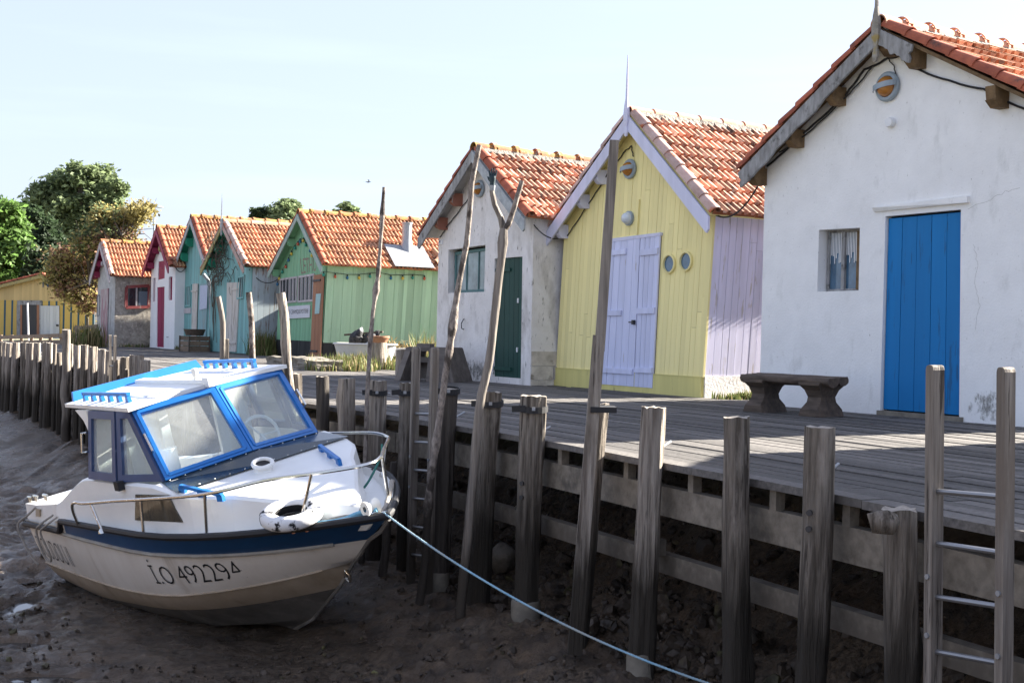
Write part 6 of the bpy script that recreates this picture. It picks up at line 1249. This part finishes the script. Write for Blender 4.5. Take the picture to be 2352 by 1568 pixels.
for s in (-1, 1):
    prof = [(-.20, 0), (.20, 0), (.205, .07), (.13, .14), (.115, .19), (.15, .26), (.215, .31), (.215, .335), (-.215, .335), (-.215, .31), (-.15, .26), (-.115, .19), (-.13, .14), (-.205, .07)]
    mb = MB(); mb.prism([(s*hl-.13, y, z) for y, z in prof], (.26, 0, 0)); vs = [Vector(v) for v in mb.v]
    mb.v = [tuple(Vector((s*hl+(v.x-s*hl)*(1-.38*math.sin(math.pi*min(max(v.z/.33, 0), 1))), v.y, v.z))) for v in vs]; mb.build('leg', dark_w, bench)
# A-framed wooden trestle bench by the smaller white hut
a = G(934, 872); b = G(1058, 877); d = (b-a).normalized(); tb = thing('trestle_bench', 'heavy plank bench with slanted sides and a shelf by the dark green door hut', 'bench', (a+b)/2, math.atan2(d.y, d.x)); L_ = (b-a).length/2
tmat = pm('grey_plank', (.23, .20, .175), (.12, .10, .09), sc=10, st=(.3, 1, 1), rv=.3, bump=.5)
mb = MB(); mb.prism([(-L_*.72, -.25, .45), (L_*.72, -.25, .45), (L_*.72, .30, .45), (-L_*.72, .30, .45)], (0, 0, .06)); mb.box((-L_*.6, -.05, .51), (-L_*.1, .1, .56)); mb.build('top_plank', tmat, tb)
for s in (-1, 1): mb = MB(); mb.hexa([(s*L_*.98-.05, -.32, 0), (s*L_*.98+.05, -.32, 0), (s*L_*.98+.05, .34, 0), (s*L_*.98-.05, .34, 0), (s*L_*.66-.045, -.24, .50), (s*L_*.66+.045, -.24, .50), (s*L_*.66+.045, .28, .50), (s*L_*.66-.045, .28, .50)]); mb.build('slanted_side', tmat, tb)
mb = MB(); mb.box((-L_*.78, -.16, .28), (L_*.78, -.12, .36)); mb.box((-L_*.85, .1, .02), (L_*.85, .14, .3)); mb.build('cross_rail', tmat, tb)
mb = MB(); mb.prism([(L_*.10, -.34, 0), (L_*.95, -.34, 0), (L_*.70, -.26, .49), (L_*.12, -.27, .49)], (0, .04, 0)); mb.build('front_board', tmat, tb)
# tree stumps and tub in the grass
for px, py, h, r, lab, nm in ((928, 860, .42, .15, 'pale cut log standing at the grass edge near the trestle bench', 'log_stump'), (868, 848, .50, .17, 'upright log in the grass carrying the orange terracotta dish', 'log_stump')):
    P = G(px, py); o = thing(nm, lab, 'stump', P, 0, 'cut logs in the grass'); mb = MB(); log(mb, (0, 0, -.05), (0, 0, h), r, r*.93, seed=px, amp=.12); mb.build('trunk_section', [pile_l, grain_end], o, smooth=True)
    if py < 850:
        o2 = thing('terracotta_dish', 'orange terracotta dish on top of the upright log in the grass', 'dish', P+Vector((0, 0, h))); mb = MB(); mb.lathe([(.001, 0), (.15, 0), (.19, .08), (.21, .10), (.21, .13), (.17, .12), (.14, .03), (.001, .025)], n=20); mb.build('dish', tile_n, o2, smooth=True)
P = G(838, 838); tub = thing('white_tub', 'large white tub holding blackened pots in the grass by the green wall', 'tub', P); mb = MB(); mb.lathe([(.001, 0), (.42, 0), (.52, .42), (.55, .43), (.53, .46), (.48, .43), (.40, .05), (.001, .05)], n=24); vs = mb.v; mb.v = [(x*1.25, y*.8, z) for x, y, z in vs]; mb.build('tub', plain('dirty_white', (.56, .55, .52), .7), tub, smooth=True)
mb = MB(); rn = random.Random(3)
for i in range(9): stone(mb, Vector((rn.uniform(-.35, .35), rn.uniform(-.2, .2), rn.uniform(.42, .58))), rn.uniform(.10, .17))
mb.build('charred_lumps', pm('soot', (.05, .05, .055), (.015, .015, .015), sc=9, c3=(.35, .36, .38), s3=5, t3=(.6, .66)), tub, smooth='all'); mb = MB(); mb.bar((-.45, .1, .62), (.35, .14, .70), .3, .04); mb.build('lid', dark_w, tub)
P = G(885, 836); st = thing('straw_planter', 'low white trough heaped with golden straw beside the tub', 'planter', P); mb = MB(); mb.prism([(-.6, -.2, .12), (.7, -.2, .22), (.7, -.2, .36), (-.6, -.2, .34)], (0, .5, 0)); mb.build('trough', plain('trough_white', (.60, .60, .60), .7), st); mb = MB()
for i in range(260):
    a = Vector((rn.gauss(0, .28), rn.gauss(.05, .1), .36+abs(rn.gauss(0, .07)))); t = Vector((rn.gauss(0, 1), rn.gauss(0, 1), rn.gauss(0, .35))).normalized()*.12; s = t.cross(Vector((0, 0, 1))).normalized()*.008; mb.add([a-t-s, a-t+s, a+t+s, a+t-s], [(0, 1, 2, 3)])
mb.build('straw', pm('straw', (.55, .42, .20), (.36, .26, .11), sc=9), st, fix=False)
# stone footing blocks in front of the green hut
for i, (px, py, w_, h) in enumerate(((655, 835, .55, .16), (700, 845, .75, .22), (735, 850, .55, .20))):
    P = G(px, py); o = thing('stone_block', ('low grey footing stone nearest the green hut sign corner', 'widest grey footing stone under the brown shutter', 'grey footing stone at the grass edge right of the brown shutter')[i], 'stone', P, RZ, 'footing stones by the green hut'); mb = MB(); bm = bmesh.new(); bmesh.ops.create_cube(bm, size=1); bmesh.ops.subdivide_edges(bm, edges=bm.edges, cuts=5, use_grid_fill=True)
    for v in bm.verts: v.co = Vector((v.co.x*w_*1.5, v.co.y*.5, (v.co.z+.4)*h))+Vector((noise.noise(v.co*3+Vector((i, 0, 0))), noise.noise(v.co*3+Vector((9, i, 0))), noise.noise(v.co*3+Vector((0, 5, i)))))*.045
    mb.add([v.co for v in bm.verts], [[v.index for v in f.verts] for f in bm.faces]); bm.free(); mb.build('block', concrete, o)
# wooden crate and basket by the patched turquoise hut
P = G(446, 807); cr = thing('wooden_crate', 'brown slatted crate standing in front of the patched turquoise hut', 'crate', P, RZ); mb = MB(); x1, y1 = .40, .28
for k in range(3): z = .03+k*.14; mb.box((-x1, -y1, z), (x1, -y1+.02, z+.12)); mb.box((-x1, y1-.02, z), (x1, y1, z+.12)); mb.box((-x1, -y1+.02, z), (-x1+.02, y1-.02, z+.12)); mb.box((x1-.02, -y1+.02, z), (x1, y1-.02, z+.12))
mb.box((-x1, -y1, 0), (x1, y1, .03)); mb.build('slats', pm('crate_wood', (.22, .16, .11), (.12, .085, .06), sc=12, rv=.3), cr); mb = MB()
for sx in (-1, 1):
    for sy in (-1, 1): mb.box((sx*(x1+.012)-.03, sy*(y1+.012)-.012, 0), (sx*(x1+.012)+.03, sy*(y1+.012)+.012, .44))
mb.build('corner_post', dark_w, cr)
bk = thing('dark_basket', 'dark flat basket lying on top of the slatted crate', 'basket', P+Vector((0, 0, .45)), RZ); mb = MB(); mb.lathe([(.001, 0), (.24, 0), (.30, .16), (.31, .18), (.28, .17), (.22, .03), (.001, .03)], n=20); mb.build('wicker', dark_w, bk, smooth=True)
# small dark shed-box between turquoise and green hut
P = grn.O-grn.U*.30+grn.N*.5; bx = thing('wooden_cupboard', 'small dark roofed wooden box standing left of the green hut', 'cupboard', Vector((P.x, P.y, 0)), RZ); mb = MB(); mb.box((-.22, -.2, 0), (.22, .3, 1.15)); mb.build('body', brown_w, bx); mb = MB(); mb.prism([(-.32, -.30, 1.12), (.30, -.30, 1.22), (.30, -.30, 1.28), (-.32, -.30, 1.18)], (0, .7, 0)); mb.build('lid', tar_m, bx)
# dead vine under the turquoise gable
H = tq2; o = thing('dead_vine', 'tangled dead creeper hanging under the left eave of the turquoise hut', 'creeper', H.O, H.e.rotation_euler.z); mb = MB(); rn = random.Random(21)
for i in range(110):
    x0, y0 = rn.uniform(484, 524), rn.uniform(535, 640); u, z = uz(H, x0, y0, -.15); P = Vector((u, -rn.uniform(.03, .28), z)); q = [P]; d = Vector((rn.gauss(0, 1), rn.gauss(0, .4), rn.gauss(-.5, 1))).normalized()
    for k in range(6): d = (d+Vector((rn.gauss(0, .6), rn.gauss(0, .3), rn.gauss(-.1, .6)))).normalized(); P = P+d*.11; P.y = min(max(P.y, -.32), -.03); P.x = max(P.x, -.1); q.append(P)
    mb.tube(q, [.009]*4+[.006]*3, 4)
for i in range(10):
    a = uz(H, 487+rn.uniform(-4, 6), 640, -.1); b = uz(H, 486+rn.uniform(-3, 8), 700+rn.uniform(0, 90), -.1); mb.tube([(a[0], -.1, a[1]), ((a[0]+b[0])/2+rn.uniform(-.06, .06), -.06, (a[1]+b[1])/2), (b[0], -.05, b[1])], .008, 4)
mb.build('stems', pm('dead_stem', (.13, .10, .075), (.06, .05, .04), sc=20), o)
# rail fences near the striped hut
rail_m = pm('fence_wood', (.32, .24, .17), (.20, .15, .11), sc=9, rv=.2)
def rfence(label, posts, rails, Y0, Y1, zb):
    xs = [p for p in posts]; n = len(xs); o = thing('rail_fence', label, 'fence', D(xs[0], rails[0][0], Y0)); O = Vector(o.location); x0, x1 = xs[0], xs[-1]
    yy = lambda x: Y0+(Y1-Y0)*(x-x0)/(x1-x0)
    for x in xs:
        P = D(x, rails[0][0]-7, yy(x))-O; mb = MB(); mb.bar((P.x, P.y+.06, zb-O.z), (P.x, P.y+.06, P.z), .11, .10, up=(0, 1, 0)); mb.build('fence_post', rail_m, o)
    for ya, yb in rails: mb = MB(); a = D(x0, ya, Y0)-O; b = D(x1, yb, Y1)-O; e = (b-a).normalized()*.2; mb.bar(a-e, b+e, .13, .05, up=(0, 1, 0)); mb.build('rail', rail_m, o)
rfence('low brown two rail fence in front of the striped hut', [-30, 0, 25, 49, 72, 93, 115, 141, 172], [(776, 769), (788, 784)], 47, 44, -.3)
rfence('short three rail fence beside the grey hut at the shrub', [176, 218], [(754, 750), (770, 764), (782, 776)], 43, 41.8, -.3)
P = D(63, 696, 46); o = thing('white_pole', 'thin white pole leaning in the dark doorway of the striped hut', 'pole', D(66, 775, 46)); mb = MB(); mb.tube([Vector((0, 0, -.25)), P-Vector(o.location)], .032, 8); mb.build('shaft', white_pl, o, smooth=True)
# street lamp over the shrub
P = D(352, 540, 72); P.z = -.2; o = thing('street_lamp', 'thin grey street lamp standing above the roofs beside the shrub', 'street lamp', P); t = D(355, 474, 72)-P; mb = MB(); mb.tube([(0, 0, 0), t], [.07, .045], 8); mb.build('pole', greyl, o, smooth=True); mb = MB(); e = D(366, 477, 72)-P; mb.tube([t, lerp(t, e, .5)+Vector((0, 0, .06)), e], .035, 6); mb.build('arm', greyl, o); mb = MB(); mb.lathe([(.001, .12), (.12, .09), (.26, .0), (.001, -.03)], e, 'z', 12); mb.build('lamp_head', greyl, o, smooth=True)
# bird
P = D(846, 418, 60); o = thing('bird', 'tiny dark bird flying in the open sky above the green hut', 'bird', P); mb = MB()
bm = bmesh.new(); V = [bm.verts.new(p) for p in ((-.16, 0, 0), (.02, .03, .02), (.02, -.03, .02), (.14, 0, .01), (.0, 0, -.04), (-.03, .10, .09), (.05, .10, .09), (.0, .24, .06), (-.03, -.10, .09), (.05, -.10, .09), (.0, -.24, .06), (-.22, .03, .0), (-.22, -.03, .0))]
fl_ = [(0, 1, 2), (1, 3, 2), (0, 4, 1), (1, 4, 3), (3, 4, 2), (2, 4, 0), (1, 5, 6), (5, 7, 6), (2, 9, 8), (8, 9, 10), (0, 11, 12)]; mb.add([v.co for v in V], fl_); bm.free(); mb.build('body', black, o)
